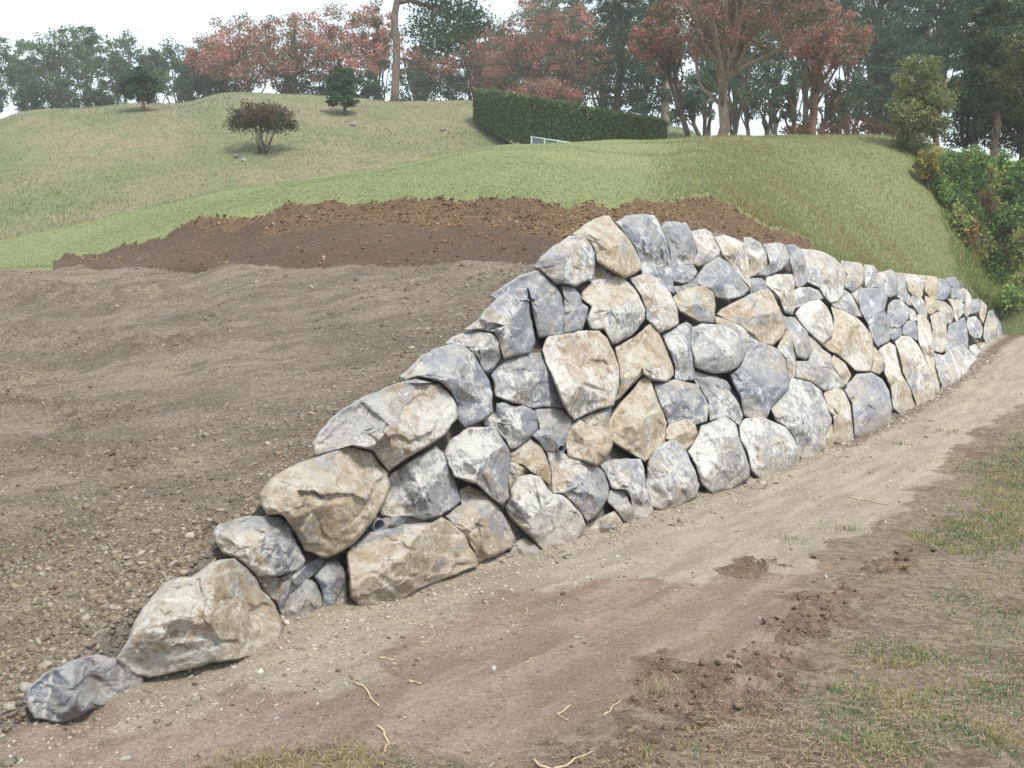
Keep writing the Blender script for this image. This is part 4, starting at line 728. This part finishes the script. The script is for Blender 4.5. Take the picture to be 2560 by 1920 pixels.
def tree(name, label, cat, px, D, ytop, rpx, ycb, trunk_px, pals, group=None, bark=None, base=None, nc_=70, per=70, leaf=2.2, style='round', lean=0.0, clr=0.20, tops=None, basepx=None, dens=1.0):
    bx = ((basepx if basepx is not None else px)-512)/F*D; x0 = (px-512)/F*D; zb = gz(bx, D) if base is None else base
    zt = float(CZ+ae(px, ytop)[1]*D); zcb = float(CZ+ae(px, ycb)[1]*D); rx = rpx*D/F; lz = leaf*D/F
    t = thing(name, (bx, D, zb), label, cat, group); g = Geo(); tr = max(trunk_px*D/F/2, 0.03)
    hc = zcb+(zt-zcb)*0.55; steps = 9; tt = np.linspace(0, 1, steps); wob = RNG.normal(0, tr*0.5, (steps, 2)); wob[0] = 0
    TP = np.stack([bx+(x0-bx)*tt**1.2+wob[:, 0], D+wob[:, 1], (zb-0.15)+(hc-zb+.15)*tt], 1); tube(g, TP, tr*(1.15-0.75*tt), 8)
    cc = np.array([x0, D, (zt+zcb)/2]); rz = (zt-zcb)/2
    if style == 'pine':
        nl = max(5, nc_//9); cl = []
        for k in range(nl):
            f = (k+.5)/nl; zz = zcb+(zt-zcb)*f; rr_ = rx*(1.0-0.55*f**1.5)*RNG.uniform(.7, 1.1); m = 9; an = RNG.uniform(0, 6.28, m); ra = rr_*RNG.uniform(.25, 1, m)
            cl.append(np.stack([x0+np.cos(an)*ra, D+np.sin(an)*ra, zz+RNG.normal(0, rz*.05, m)], 1))
        cl = np.concatenate(cl); fl = 0.42
    elif style == 'umbrella':
        cl = crown_clumps(cc+[0, 0, -rz*.25], rx, rz*1.1, nc_, .45, 0.35); cl[:, 2] -= rz*.55*(((cl[:, 0]-x0)**2+(cl[:, 1]-D)**2)/rx**2); fl = 0.8
    else: cl = crown_clumps(cc, rx, rz, nc_, .42); fl = 0.75
    clr = clr*1.12; cr = clr*rx*RNG.uniform(.6, 1.3, len(cl)); br = RNG.choice(len(cl), min(len(cl), 22 if trunk_px > 2 else 9), False)
    for k in br:
        f = RNG.uniform(.35, .98); st_ = TP[0]+(TP[-1]-TP[0])*f; st_[:2] = [np.interp(f, tt, TP[:, 0]), np.interp(f, tt, TP[:, 1])]
        if cl[k][2] < st_[2]-rz*.3: continue
        q = np.linspace(0, 1, 5)[:, None]; md = st_*(1-q)+cl[k]*q; md[:, 2] += np.sin(q[:, 0]*3.14)*0.08*np.linalg.norm(cl[k]-st_)*RNG.uniform(-.3, 1); md[1:-1] += RNG.normal(0, .03*np.linalg.norm(cl[k]-st_), (3, 3))
        tube(g, md, tr*0.42*(1-0.8*q[:, 0])+.008, 5)
    g.build('trunk', bark or BARK, t)
    n = int(per*dens); N = len(cl)*n; ci = np.repeat(np.arange(len(cl)), n)
    off = RNG.normal(0, 1, (N, 3)); off /= np.linalg.norm(off, axis=1)[:, None]; off *= (RNG.random(N)**0.5)[:, None]*cr[ci][:, None]; off[:, 2] *= fl
    C = cl[ci]+off; pa = np.array(pals); clc = pa[RNG.integers(0, len(pa), len(cl))]; mixc = pa[RNG.integers(0, len(pa), N)]; col = clc[ci]*.65+mixc*.35; col = col*(1+RNG.normal(0, .16, (N, 1)))*(1+RNG.normal(0, .10, len(cl))[ci])[:, None]
    V, Q = leafcards(C, np.full(N, lz)); gg_ = Geo(); gg_.add(V, Q); gg_.build('crown', M_LEAF, t, cols=np.repeat(np.clip(col, .005, .9), 4, 0), smooth=False)
    return t
GRN = [(0.10, 0.15, 0.085), (0.07, 0.115, 0.07), (0.135, 0.18, 0.09)]; DGR = [(0.045, 0.085, 0.05), (0.065, 0.105, 0.055), (0.04, 0.07, 0.045)]; RED = [(0.50, 0.22, 0.19), (0.40, 0.19, 0.155), (0.56, 0.23, 0.20), (0.29, 0.20, 0.14), (0.20, 0.19, 0.11), (0.17, 0.18, 0.10)]
RDM = [(0.36, 0.18, 0.14), (0.25, 0.165, 0.11), (0.14, 0.145, 0.09), (0.46, 0.20, 0.16)]; PIN = [(0.055, 0.115, 0.06), (0.075, 0.135, 0.065), (0.045, 0.09, 0.055)]; OLV = [(0.13, 0.14, 0.06), (0.09, 0.11, 0.05), (0.18, 0.15, 0.06)]
G1 = 'broadleaf trees beyond the left hill'
for (px, D, yt, rp, yb, lb, pl) in [(q[0], q[1], q[2], q[3]*1.25, q[4]+4, q[5], q[6]) for q in [(3, 84, 30, 22, 96, 'leftmost tall green tree behind the hill, cut by the frame', GRN), (40, 95, 42, 16, 96, 'thin see-through green tree second from left', GRN), (70, 86, 24, 25, 92, 'tallest spreading green tree of the left group', GRN), (98, 92, 27, 14, 90, 'slim pointed green tree right of the tallest spreading one', GRN),
      (128, 86, 31, 22, 92, 'round topped green tree behind the small hilltop pine', GRN), (163, 90, 44, 12, 92, 'small slim green tree in the dip of the treeline', GRN), (188, 84, 43, 20, 96, 'dense green tree just left of the red treeline', GRN), (214, 80, 50, 17, 90, 'dark green tree behind the left edge of the red trees', DGR)]]:
    tree('green_tree', lb, 'tree', px, D, yt, rp, yb, 3.5, pl, G1, nc_=62, per=75, leaf=2.5, clr=.26)
for (px, D, yt, rp, lb) in [(4, 70, 82, 24, 'low dark bush at the left edge below the green trees'), (42, 78, 84, 16, 'low dark bush in the gap beneath the slim trees'), (75, 78, 80, 20, 'dark bush at the foot of the tallest spreading tree'), (108, 76, 84, 16, 'dark bush left of the small hilltop pine'), (205, 74, 70, 22, 'dark bush on the hill rim left of the rounded top'), (232, 72, 66, 18, 'dark bush right under the left red branches'),
      (300, 74, 60, 22, 'dark evergreen bush under the middle red tree'), (330, 72, 70, 20, 'dark evergreen bush left of the small pine'), (372, 70, 72, 18, 'dark bush just left of the tall bare pine trunk'), (415, 70, 62, 22, 'dark bush just right of the tall bare pine trunk'), (450, 70, 66, 24, 'dark bush left of the clipped hedge end'), (505, 72, 55, 26, 'dark evergreen behind the high end of the hedge')]:
    tree('dark_bush', lb, 'bush', px, D, yt, rp, 112, 2.5, DGR, 'dark bushes under the hilltop trees', nc_=45, per=55, leaf=2.4, clr=.3)
for (px, D, yt, rp, yb, lb, pl, dn) in [(255, 70, 14, 46, 90, 'red leaved cherry with bare twigs, leftmost of the red trees', RED, 1), (300, 72, 12, 44, 88, 'airy pinkish red cherry above the rounded hilltop', RED, .9), (345, 71, 4, 40, 92, 'red cherry left of the tall bare pine trunk', RED, 1), (225, 74, 38, 32, 86, 'low red branches at the left end of the red trees', RED, .8), (378, 74, 0, 26, 80, 'red crown touching the tall bare pine trunk', RED, .9),
      (425, 74, 48, 26, 90, 'rusty red small tree right of the tall bare pine trunk', RDM, 1), (478, 70, 24, 40, 96, 'reddish brown tree above the hedge high end', RDM, 1), (528, 66, 2, 44, 96, 'dull red tree behind the middle of the hedge', RDM, 1), (575, 64, 6, 34, 104, 'red and brown tree left of the dark conifers', RDM, 1), (545, 62, 80, 34, 112, 'low orange red foliage just above the hedge', RED, 1)]:
    tree('red_cherry_tree', lb, 'tree', px, D, yt, rp, yb, 4.5, pl, 'red autumn trees along the hilltop', nc_=105, per=80, leaf=2.3, clr=.2, dens=dn)
tree('green_tree', 'tall pale green tree showing above the red trees near the top centre', 'tree', 548, 88, -12, 34, 60, 5, GRN, nc_=70, per=60, leaf=2.3)
tree('green_tree', 'dark green tree filling behind the red and brown trees', 'tree', 600, 80, 0, 40, 110, 5, DGR, nc_=80, per=70, leaf=2.4)
# tall bare pine
D = 55.0; t = thing('tall_pine', tuple(pt(394, 104, D)), 'tall pine with a long bare reddish trunk and crown leaving the top', 'tree'); g = Geo()
TPX = [(394, 107), (395, 90), (396, 73), (396.5, 56), (396.5, 41), (394.5, 27), (394.5, 15), (397, 2), (402, -15), (404, -60), (400, -110)]; TPp = np.array([pt(a_, b_, D) for a_, b_ in TPX]); tube(g, TPp, np.interp(np.arange(11), [0, 1, 5, 10], [.235, .20, .185, .13]), 12)
br = []
for P_ in [[(399, 2), (410, 0), (425, 5), (437, 9), (452, 16)], [(437, 9), (432, 20), (442, 36)], [(402, -15), (440, -25), (480, -20)], [(398, -8), (370, -30), (340, -34)], [(403, -60), (440, -80), (470, -85)]]:
    pp = np.array([pt(a_, b_, D+.3*i) for i, (a_, b_) in enumerate(P_)]); tube(g, pp, np.linspace(.16, .05, len(pp)), 6)
g.build('trunk', mat_bark('bark_pine', (0.12, 0.085, 0.075), (0.24, 0.18, 0.155)), t)
cl = np.array([pt(a_, b_, D+RNG.uniform(-1.2, 1.5)) for a_, b_ in [(430, 8), (440, 2), (452, 14), (462, 8), (470, 16), (448, 26), (438, 38), (425, 22), (455, 36), (468, 30), (480, 24), (446, 48), (420, 32), (430, 46), (436, -8), (460, -12), (480, -15), (410, -40), (370, -35), (340, -38), (440, -40), (470, -60), (400, -100), (430, -95), (380, -80), (450, -85)]])
ci = np.repeat(np.arange(len(cl)), 420); off = RNG.normal(0, .5, (len(ci), 3))*[1, 1, .45]; V, Q = leafcards(cl[ci]+off, np.full(len(ci), .15)); gg_ = Geo(); gg_.add(V, Q); gg_.build('crown', M_LEAF, t, cols=np.repeat(pal(len(ci), PIN, .2), 4, 0), smooth=False)
# dark conifers, big cherry, right trees
tree('dark_conifer', 'large dark conifer behind the low end of the hedge', 'tree', 615, 56, -70, 46, 126, 9, DGR+[(0.07, 0.07, 0.04)], nc_=150, per=110, leaf=2.4, style='pine', clr=.26)
tree('dark_conifer', 'dark drooping conifer right of the hedge end with light sky below', 'tree', 655, 52, -40, 30, 128, 9, DGR, nc_=110, per=100, leaf=2.4, style='pine', clr=.3, bark=BARK_L, basepx=664)
tree('big_cherry_tree', 'biggest cherry tree, thick grey trunk, rusty red crown over the lawn edge', 'tree', 728, 36, -60, 100, 56, 11, RDM+[(0.09, 0.10, 0.05), (0.13, 0.10, 0.055)], nc_=190, per=150, leaf=2.5, bark=BARK_L, clr=.13, basepx=718, base=4.9)
tree('cherry_tree', 'bright coral red cherry right of the biggest cherry tree', 'tree', 815, 42, 0, 44, 72, 7, RED+[(0.30, 0.11, 0.085), (0.22, 0.12, 0.06)], nc_=85, per=90, leaf=2.4, bark=BARK_R, clr=.18, basepx=805)
tree('cherry_tree', 'red green cherry left of the biggest cherry tree', 'tree', 655, 40, 8, 34, 74, 6, RDM+[(0.36, 0.13, 0.10)], nc_=60, per=80, leaf=2.4, clr=.18, basepx=690)
for (px, D, bp, yt, rp, lb, bk, w_) in [(683, 44, 697, 78, 14, 'dark curved bare stem left of the big cherry trunk', BARK, 6), (700, 52, 704, 60, 16, 'thin leaning dark stem next to the big cherry trunk', BARK, 5), (742, 50, 745, 60, 18, 'straight dark stem right of the big cherry trunk', BARK, 6), (768, 52, 756, 60, 18, 'dark stem slanting right behind the lawn edge', BARK, 6), (785, 46, 790, 60, 16, 'reddish stem in the middle of the stem row', BARK_R, 7), (830, 44, 808, 66, 18, 'reddish leaning stem at the right of the stem row', BARK_R, 7), (848, 54, 842, 70, 18, 'faint thin stem near the row end', BARK, 4), (872, 56, 870, 66, 18, 'thin stem just left of the tall shrub', BARK, 4)]:
    tree('woodland_tree', lb, 'tree', px, D, yt, rp+4, 122, w_*.8, DGR+GRN, 'slim trees with bare stems beyond the lawn crest', nc_=34, per=60, leaf=2.5, bark=bk, clr=.26, basepx=bp)
for (px, D, yt, rp, yb, lb) in [(800, 62, -60, 60, 60, 'dark pine behind the coral red cherry'), (868, 58, -80, 48, 62, 'dark layered pine right of the coral red cherry'), (880, 56, 40, 32, 128, 'lower dark pine boughs between cherry and tall shrub'), (925, 50, -60, 42, 76, 'pine with sky showing through left of the right edge trees'), (730, 66, -40, 60, 90, 'dark tree backing the biggest cherry tree'), (965, 44, -70, 38, 70, 'airy pine against the sky near the right edge')]:
    tree('dark_pine', lb, 'tree', px, D, yt, rp, yb, 7, DGR+PIN, 'dark pines on the right horizon', nc_=120, per=120, leaf=2.6, style='pine', clr=.26)
for i, (px, D) in enumerate([(832, 48), (862, 47), (895, 46), (795, 50)]):
    tree('rusty_bush', ['rusty low bush under the reddish leaning stem', 'rusty low bush right of the leaning stem', 'rusty low bush beside the tall shrub', 'small rusty bush among the stems'][i], 'bush', px, D, 116, 20, 140, 2, [(0.16, 0.08, 0.045), (0.11, 0.075, 0.04), (0.20, 0.09, 0.05)], 'rusty bushes beyond the lawn crest', nc_=22, per=60, leaf=2.4, clr=.35)
for i, (px, D, yt, rp, yb, pl) in enumerate([(500, 84, 30, 34, 100, DGR), (560, 84, -20, 40, 110, GRN), (640, 82, -60, 46, 116, DGR), (700, 80, -60, 44, 100, GRN), (770, 80, -60, 50, 100, DGR), (840, 78, -40, 44, 100, GRN), (905, 76, -20, 36, 110, DGR)]):
    tree('background_tree', ['green tree far behind the hedge high end', 'pale tree far behind the hedge middle', 'tall dark tree far behind the hedge low end', 'green tree far behind the biggest cherry left side', 'dark tree far behind the biggest cherry right side', 'green tree far behind the coral red cherry', 'dark tree far behind the tall shrub'][i], 'tree', px, D, yt, rp, yb, 5, pl, 'far trees closing the gaps behind the wood', nc_=105, per=95, leaf=2.7, clr=.23)
tree('evergreen_tree', 'dark evergreen crown directly above the tall shrub and weeds', 'tree', 985, 31, 0, 38, 110, 8, DGR+OLV[:1], nc_=110, per=150, leaf=2.8, clr=.24)
tree('evergreen_tree', 'olive leaved tree cut by the right edge at mid height', 'tree', 1035, 26, 20, 46, 120, 8, OLV+DGR[:1], nc_=110, per=150, leaf=2.8, clr=.24)
# right edge mass
tree('evergreen_tree', 'big dark evergreen filling the upper right corner', 'tree', 1015, 35, -170, 62, 84, 11, OLV+DGR+GRN, nc_=170, per=150, leaf=3.0, clr=.2)
tree('evergreen_tree', 'olive green tree low at the right edge above the weeds', 'tree', 1012, 34, 66, 56, 152, 7, DGR+OLV[:2]+GRN[:1], nc_=120, per=150, leaf=3.0, clr=.24)
tree('evergreen_tree', 'shaded green tree just right of the tall shrub', 'tree', 957, 35, 62, 30, 150, 4, DGR+GRN, nc_=70, per=120, leaf=2.8, clr=.3)
tree('tall_shrub', 'tall upright leafy shrub at the end of the lawn crest', 'shrub', 910, 28.5, 54, 29, 156, 3, [(0.20, 0.22, 0.09), (0.14, 0.18, 0.075), (0.26, 0.26, 0.11)], nc_=150, per=130, leaf=2.3, clr=.3)
tree('yellow_shrub', 'small yellow leaved shrub at the foot of the tall shrub', 'shrub', 922, 26.5, 144, 12, 184, 1, [(0.42, 0.36, 0.08), (0.25, 0.25, 0.08), (0.14, 0.16, 0.06)], nc_=24, per=70, leaf=2.6, clr=.35)
# two small pines and the umbrella shrub on the hill
tree('small_pine', 'small dense pine on the hill crest at the left', 'pine', 148, float(hill_hit(152, 111, 30, 60)[1]), 68, 21, 103, 4, PIN, nc_=80, per=110, leaf=2.0, style='round', clr=.22, bark=BARK_R, basepx=152)
tree('small_pine', 'small bushy pine left of the tall bare trunk', 'pine', 347, float(hill_hit(349, 115, 30, 60)[1]), 69, 22, 104, 3.5, PIN, nc_=90, per=100, leaf=2.0, style='pine', clr=.24, bark=BARK, basepx=349)
SD = float(hill_hit(267, 154, 33, 60)[1]); sh = tree('umbrella_shrub', 'dark umbrella shaped shrub with many thin stems on the hill slope', 'shrub', 267, SD, 98, 34, 127, 1, [(0.085, 0.065, 0.045), (0.06, 0.06, 0.04), (0.12, 0.065, 0.045)], nc_=80, per=90, leaf=2.0, style='umbrella', clr=.26, basepx=267)
g = Geo(); zb = gz((267-512)/F*SD, SD)
for k in range(11):
    an = RNG.uniform(0, 6.28); e_ = pt(267+RNG.uniform(-24, 24), 120, SD+RNG.uniform(-.7, .7)); b_ = np.array([(267-512)/F*SD+math.cos(an)*.18, SD+math.sin(an)*.18, zb-.05]); q = np.linspace(0, 1, 6)[:, None]; m_ = b_*(1-q)+e_*q; m_[:, :2] -= (e_-b_)[:2]*np.sin(q*3.14)*.16; tube(g, m_, .022*(1-.5*q[:, 0]), 5)
g.build('stems', BARK, sh)
# ------------------------------------------------------------------ clipped hedge
HP = [(474, 46.5, 89, 116), (500, 43.5, 92, 128), (530, 41, 97, 138), (564, 39.5, 103, 146), (600, 39, 110, 152), (635, 38.6, 116, 156), (662, 38.2, 120, 158)]
hp = [(pt(a_, c_, D_h), pt(a_, d_, D_h)) for a_, D_h, c_, d_ in HP]; t = thing('clipped_hedge', tuple(hp[3][1]), 'long clipped dark green hedge descending to the right across the hill', 'hedge')
tp = np.array([h[0] for h in hp]); bt = np.array([h[1] for h in hp]); tq = np.linspace(0, 6, 90); tp = np.stack([np.interp(tq, range(7), tp[:, i]) for i in range(3)], 1); bt = np.stack([np.interp(tq, range(7), bt[:, i]) for i in range(3)], 1); bt[:, 2] -= .3
back = np.array([0.35, 1.2, 0]); g = Geo(); n = len(tq); V = np.concatenate([bt, tp-[0, 0, .06], tp+back-[0, 0, .06], bt+back]); Q = []
for i in range(3):
    for j in range(n-1): Q.append((i*n+j, i*n+j+1, (i+1)*n+j+1, (i+1)*n+j))
Q += [(0, n, 2*n, 3*n), (n-1, 4*n-1, 3*n-1, 2*n-1)]; g.add(V, Q); M_CORE = mat_plain('hedge_core', (0.03, 0.045, 0.02), .95); g.build('branch_core', M_CORE, t)
N = 34000; j = RNG.uniform(0, n-1.001, N); ji = j.astype(int); jf = (j-ji)[:, None]; Tq = tp[ji]*(1-jf)+tp[ji+1]*jf; Bq = bt[ji]*(1-jf)+bt[ji+1]*jf; f = RNG.random(N)[:, None]; top = RNG.random(N) < .3
C = np.where(top[:, None], Tq+back*f, Bq*(1-f)+Tq*f)+RNG.normal(0, .035, (N, 3)); e1_ = int(N*.03); C[:e1_] = (bt[0]+(tp[0]-bt[0])*RNG.random((e1_, 1)))+back*RNG.random((e1_, 1)); C[e1_:2*e1_] = (bt[-1]+(tp[-1]-bt[-1])*RNG.random((e1_, 1)))+back*RNG.random((e1_, 1))
C += 0.10*(fbm(C[:, 0]*1.5, C[:, 2]*1.5, 77, 3))[:, None]*np.array([.3, -1, .5]); V, Q = leafcards(C, np.full(N, .10)); gg_ = Geo(); gg_.add(V, Q)
gg_.build('foliage', M_LEAF, t, cols=np.repeat(pal(N, [(0.10, 0.19, 0.065), (0.13, 0.22, 0.08), (0.08, 0.14, 0.055), (0.16, 0.15, 0.075)], .22), 4, 0), smooth=False)
# ------------------------------------------------------------------ low pale fence beyond the lawn crest
D = 36.5; t = thing('low_fence', tuple(pt(531.6, 145, D)), 'low pale green wire fence half hidden behind the lawn crest', 'fence'); g = Geo()
e0 = pt(531.6, 137, D); e1_ = pt(575, 143.6, D-1.5); dn = np.array([0, 0, 1.0])
for k, f in enumerate((0, .31, .62, 1)):
    g = Geo(); p = e0+(e1_-e0)*f; tube(g, [p+dn*.02, p-dn*.6], .028, 8); g.build('post', M_FENCE, t)
g = Geo(); tube(g, [e0, e1_], .024, 8); g.build('top_rail', M_FENCE, t); g = Geo()
for f in np.linspace(0, 1, 30): p = e0+(e1_-e0)*f; tube(g, [p, p-dn*.55], .006, 4, False)
for hgt in np.arange(.08, .55, .08): tube(g, [e0-dn*hgt, e1_-dn*hgt], .006, 4, False)
g.build('wire_mesh', M_FENCE, t)
# hill stones
for px, py, rm, lb in [(353, 126, .17, 'small grey stone on the hill under the small bushy pine'), (443, 131, .19, 'low grey stone on the hill left of the hedge'), (487, 126, .19, 'whitish stone at the foot of the hedge high end'), (236, 158, .13, 'left of two white stones below the umbrella shrub'), (244, 162, .13, 'right of two white stones below the umbrella shrub')]:
    p = hill_hit(px, py, 24, 60); stones('stone', np.array([p+[0, 0, .05]]), np.array([rm]), pal(1, [(0.27, 0.27, 0.28)], .05), lb, None, flat=.9)
# ------------------------------------------------------------------ weeds on the right flank
n = 200000; t_ = RNG.random(n); a = RNG.uniform(0.36, 0.60, n); D = np.exp(RNG.uniform(math.log(12), math.log(28), n))
ab = np.interp(D, [14, 20, 22, 25, 28.5], [.49, .475, .455, .42, .37]); dd = a-ab; x = a*D; y = D; z, zn = terrain(x, y); z = np.maximum(z, frontz(x, y)); k = (dd > 0.0+RNG.normal(0, .008, n)) & (D > 20) & (z > 0.15); x, y, z, dd = x[k], y[k], z[k], dd[k]; n = len(x)
hh = RNG.uniform(.10, .30, n)*(0.4+sst(dd, 0, .05))
blades('tall_weeds', np.stack([x, y, z], 1), hh, 0.014+0*x, pal(n, [(0.24, 0.34, 0.10), (0.18, 0.29, 0.09), (0.32, 0.35, 0.13), (0.48, 0.40, 0.20), (0.2, 0.27, 0.10)], .2), 'tall green weeds and grasses below the right trees', lean=.9)
WC = [(0.24, 0.38, 0.13), (0.22, 0.34, 0.10), (0.13, 0.22, 0.08), (0.28, 0.36, 0.12)]; OR_ = [(0.45, 0.20, 0.11), (0.30, 0.18, 0.10), (0.2, 0.26, 0.09)]
for px, D, yt, rp, yb, pl, lb in [(942, 24, 150, 16, 190, WC, 'leafy weed clump nearest the tall shrub'), (965, 23.5, 145, 18, 196, WC, 'broad leaved weed clump left of the orange sprigs'), (992, 23, 150, 20, 200, WC, 'leafy weed clump under the low olive tree'), (1018, 22.5, 160, 20, 215, WC, 'bright weed clump at the right edge, upper one'), (975, 22.5, 186, 12, 205, OR_, 'orange leaved sprig among the green weeds'), (984, 22, 200, 22, 232, WC, 'low weed clump in the middle of the right slope'), (1012, 21.5, 205, 20, 250, WC, 'weed clump at the right edge, middle one'), (962, 22.5, 212, 9, 236, OR_, 'reddish withered sprig at the border of the bank grass'), (1020, 21.5, 240, 20, 290, [(0.16, 0.2, 0.07), (0.22, 0.22, 0.09), (0.13, .17, .06)], 'yellowish weed clump at the right edge, lowest one')]:
    clump(lb, px, D, yt, rp, pl)
WK = 0
for px, yt, D in [(955, 162, 0), (970, 168, 0), (985, 160, 0), (998, 158, 0), (1014, 170, 0), (978, 182, 0), (960, 190, 0), (1020, 192, 0), (966, 202, 0), (988, 206, 0), (1012, 216, 0), (976, 226, 0), (990, 250, 0), (1000, 268, 0), (1016, 250, 0), (935, 172, 25.5), (948, 182, 24.5), (952, 200, 24), (1002, 176, 24.2), (1008, 188, 23.3), (990, 192, 23.4), (972, 212, 22.6), (996, 222, 21.9), (1018, 228, 21.6), (984, 238, 21.4), (1004, 252, 21.1), (1022, 268, 20.9), (1010, 285, 20.8), (1040, 180, 23), (1042, 215, 22), (1044, 250, 21.3), (925, 160, 26.5), (1000, 238, 21.6)]:
    clump(['leafy green weed clump', 'dark green weed clump', 'yellow green weed clump'][WK % 3]+' at the '+['outer', 'inner', 'upper', 'lower', 'middle', 'crowded', 'shaded', 'open', 'steep', 'rear', 'front', 'edge'][WK//3]+' part of the right slope', px, D, yt, 13, [WC, [(0.12, .20, .08), (.16, .25, .09)], [(0.32, 0.36, 0.13), (0.24, 0.32, 0.10), (.42, .36, .18)]][WK % 3], 330); WK += 1
# ------------------------------------------------------------------ hazy air
import bmesh
bm = bmesh.new(); bmesh.ops.create_cube(bm, size=1)
for v in bm.verts: v.co = Vector((v.co.x*240, v.co.y*170+60, v.co.z*36+12.0))
hm = bpy.data.materials.new('haze'); hm.use_nodes = True; ht = hm.node_tree; ht.nodes.remove(ht.nodes['Principled BSDF']); pv = ht.nodes.new('ShaderNodeVolumePrincipled')
pv.inputs['Density'].default_value = 0.0012; pv.inputs['Color'].default_value = (0.97, 0.985, 1.0, 1); pv.inputs['Anisotropy'].default_value = 0.2
ht.links.new(pv.outputs[0], ht.nodes['Material Output'].inputs['Volume']); me = bpy.data.meshes.new('haze'); bm.to_mesh(me); bm.free(); me.materials.append(hm)
ho = bpy.data.objects.new('haze', me); S.collection.objects.link(ho); tag(ho, kind='stuff')
S.cycles.volume_bounces = 2; S.cycles.max_bounces = 6; S.cycles.transparent_max_bounces = 8
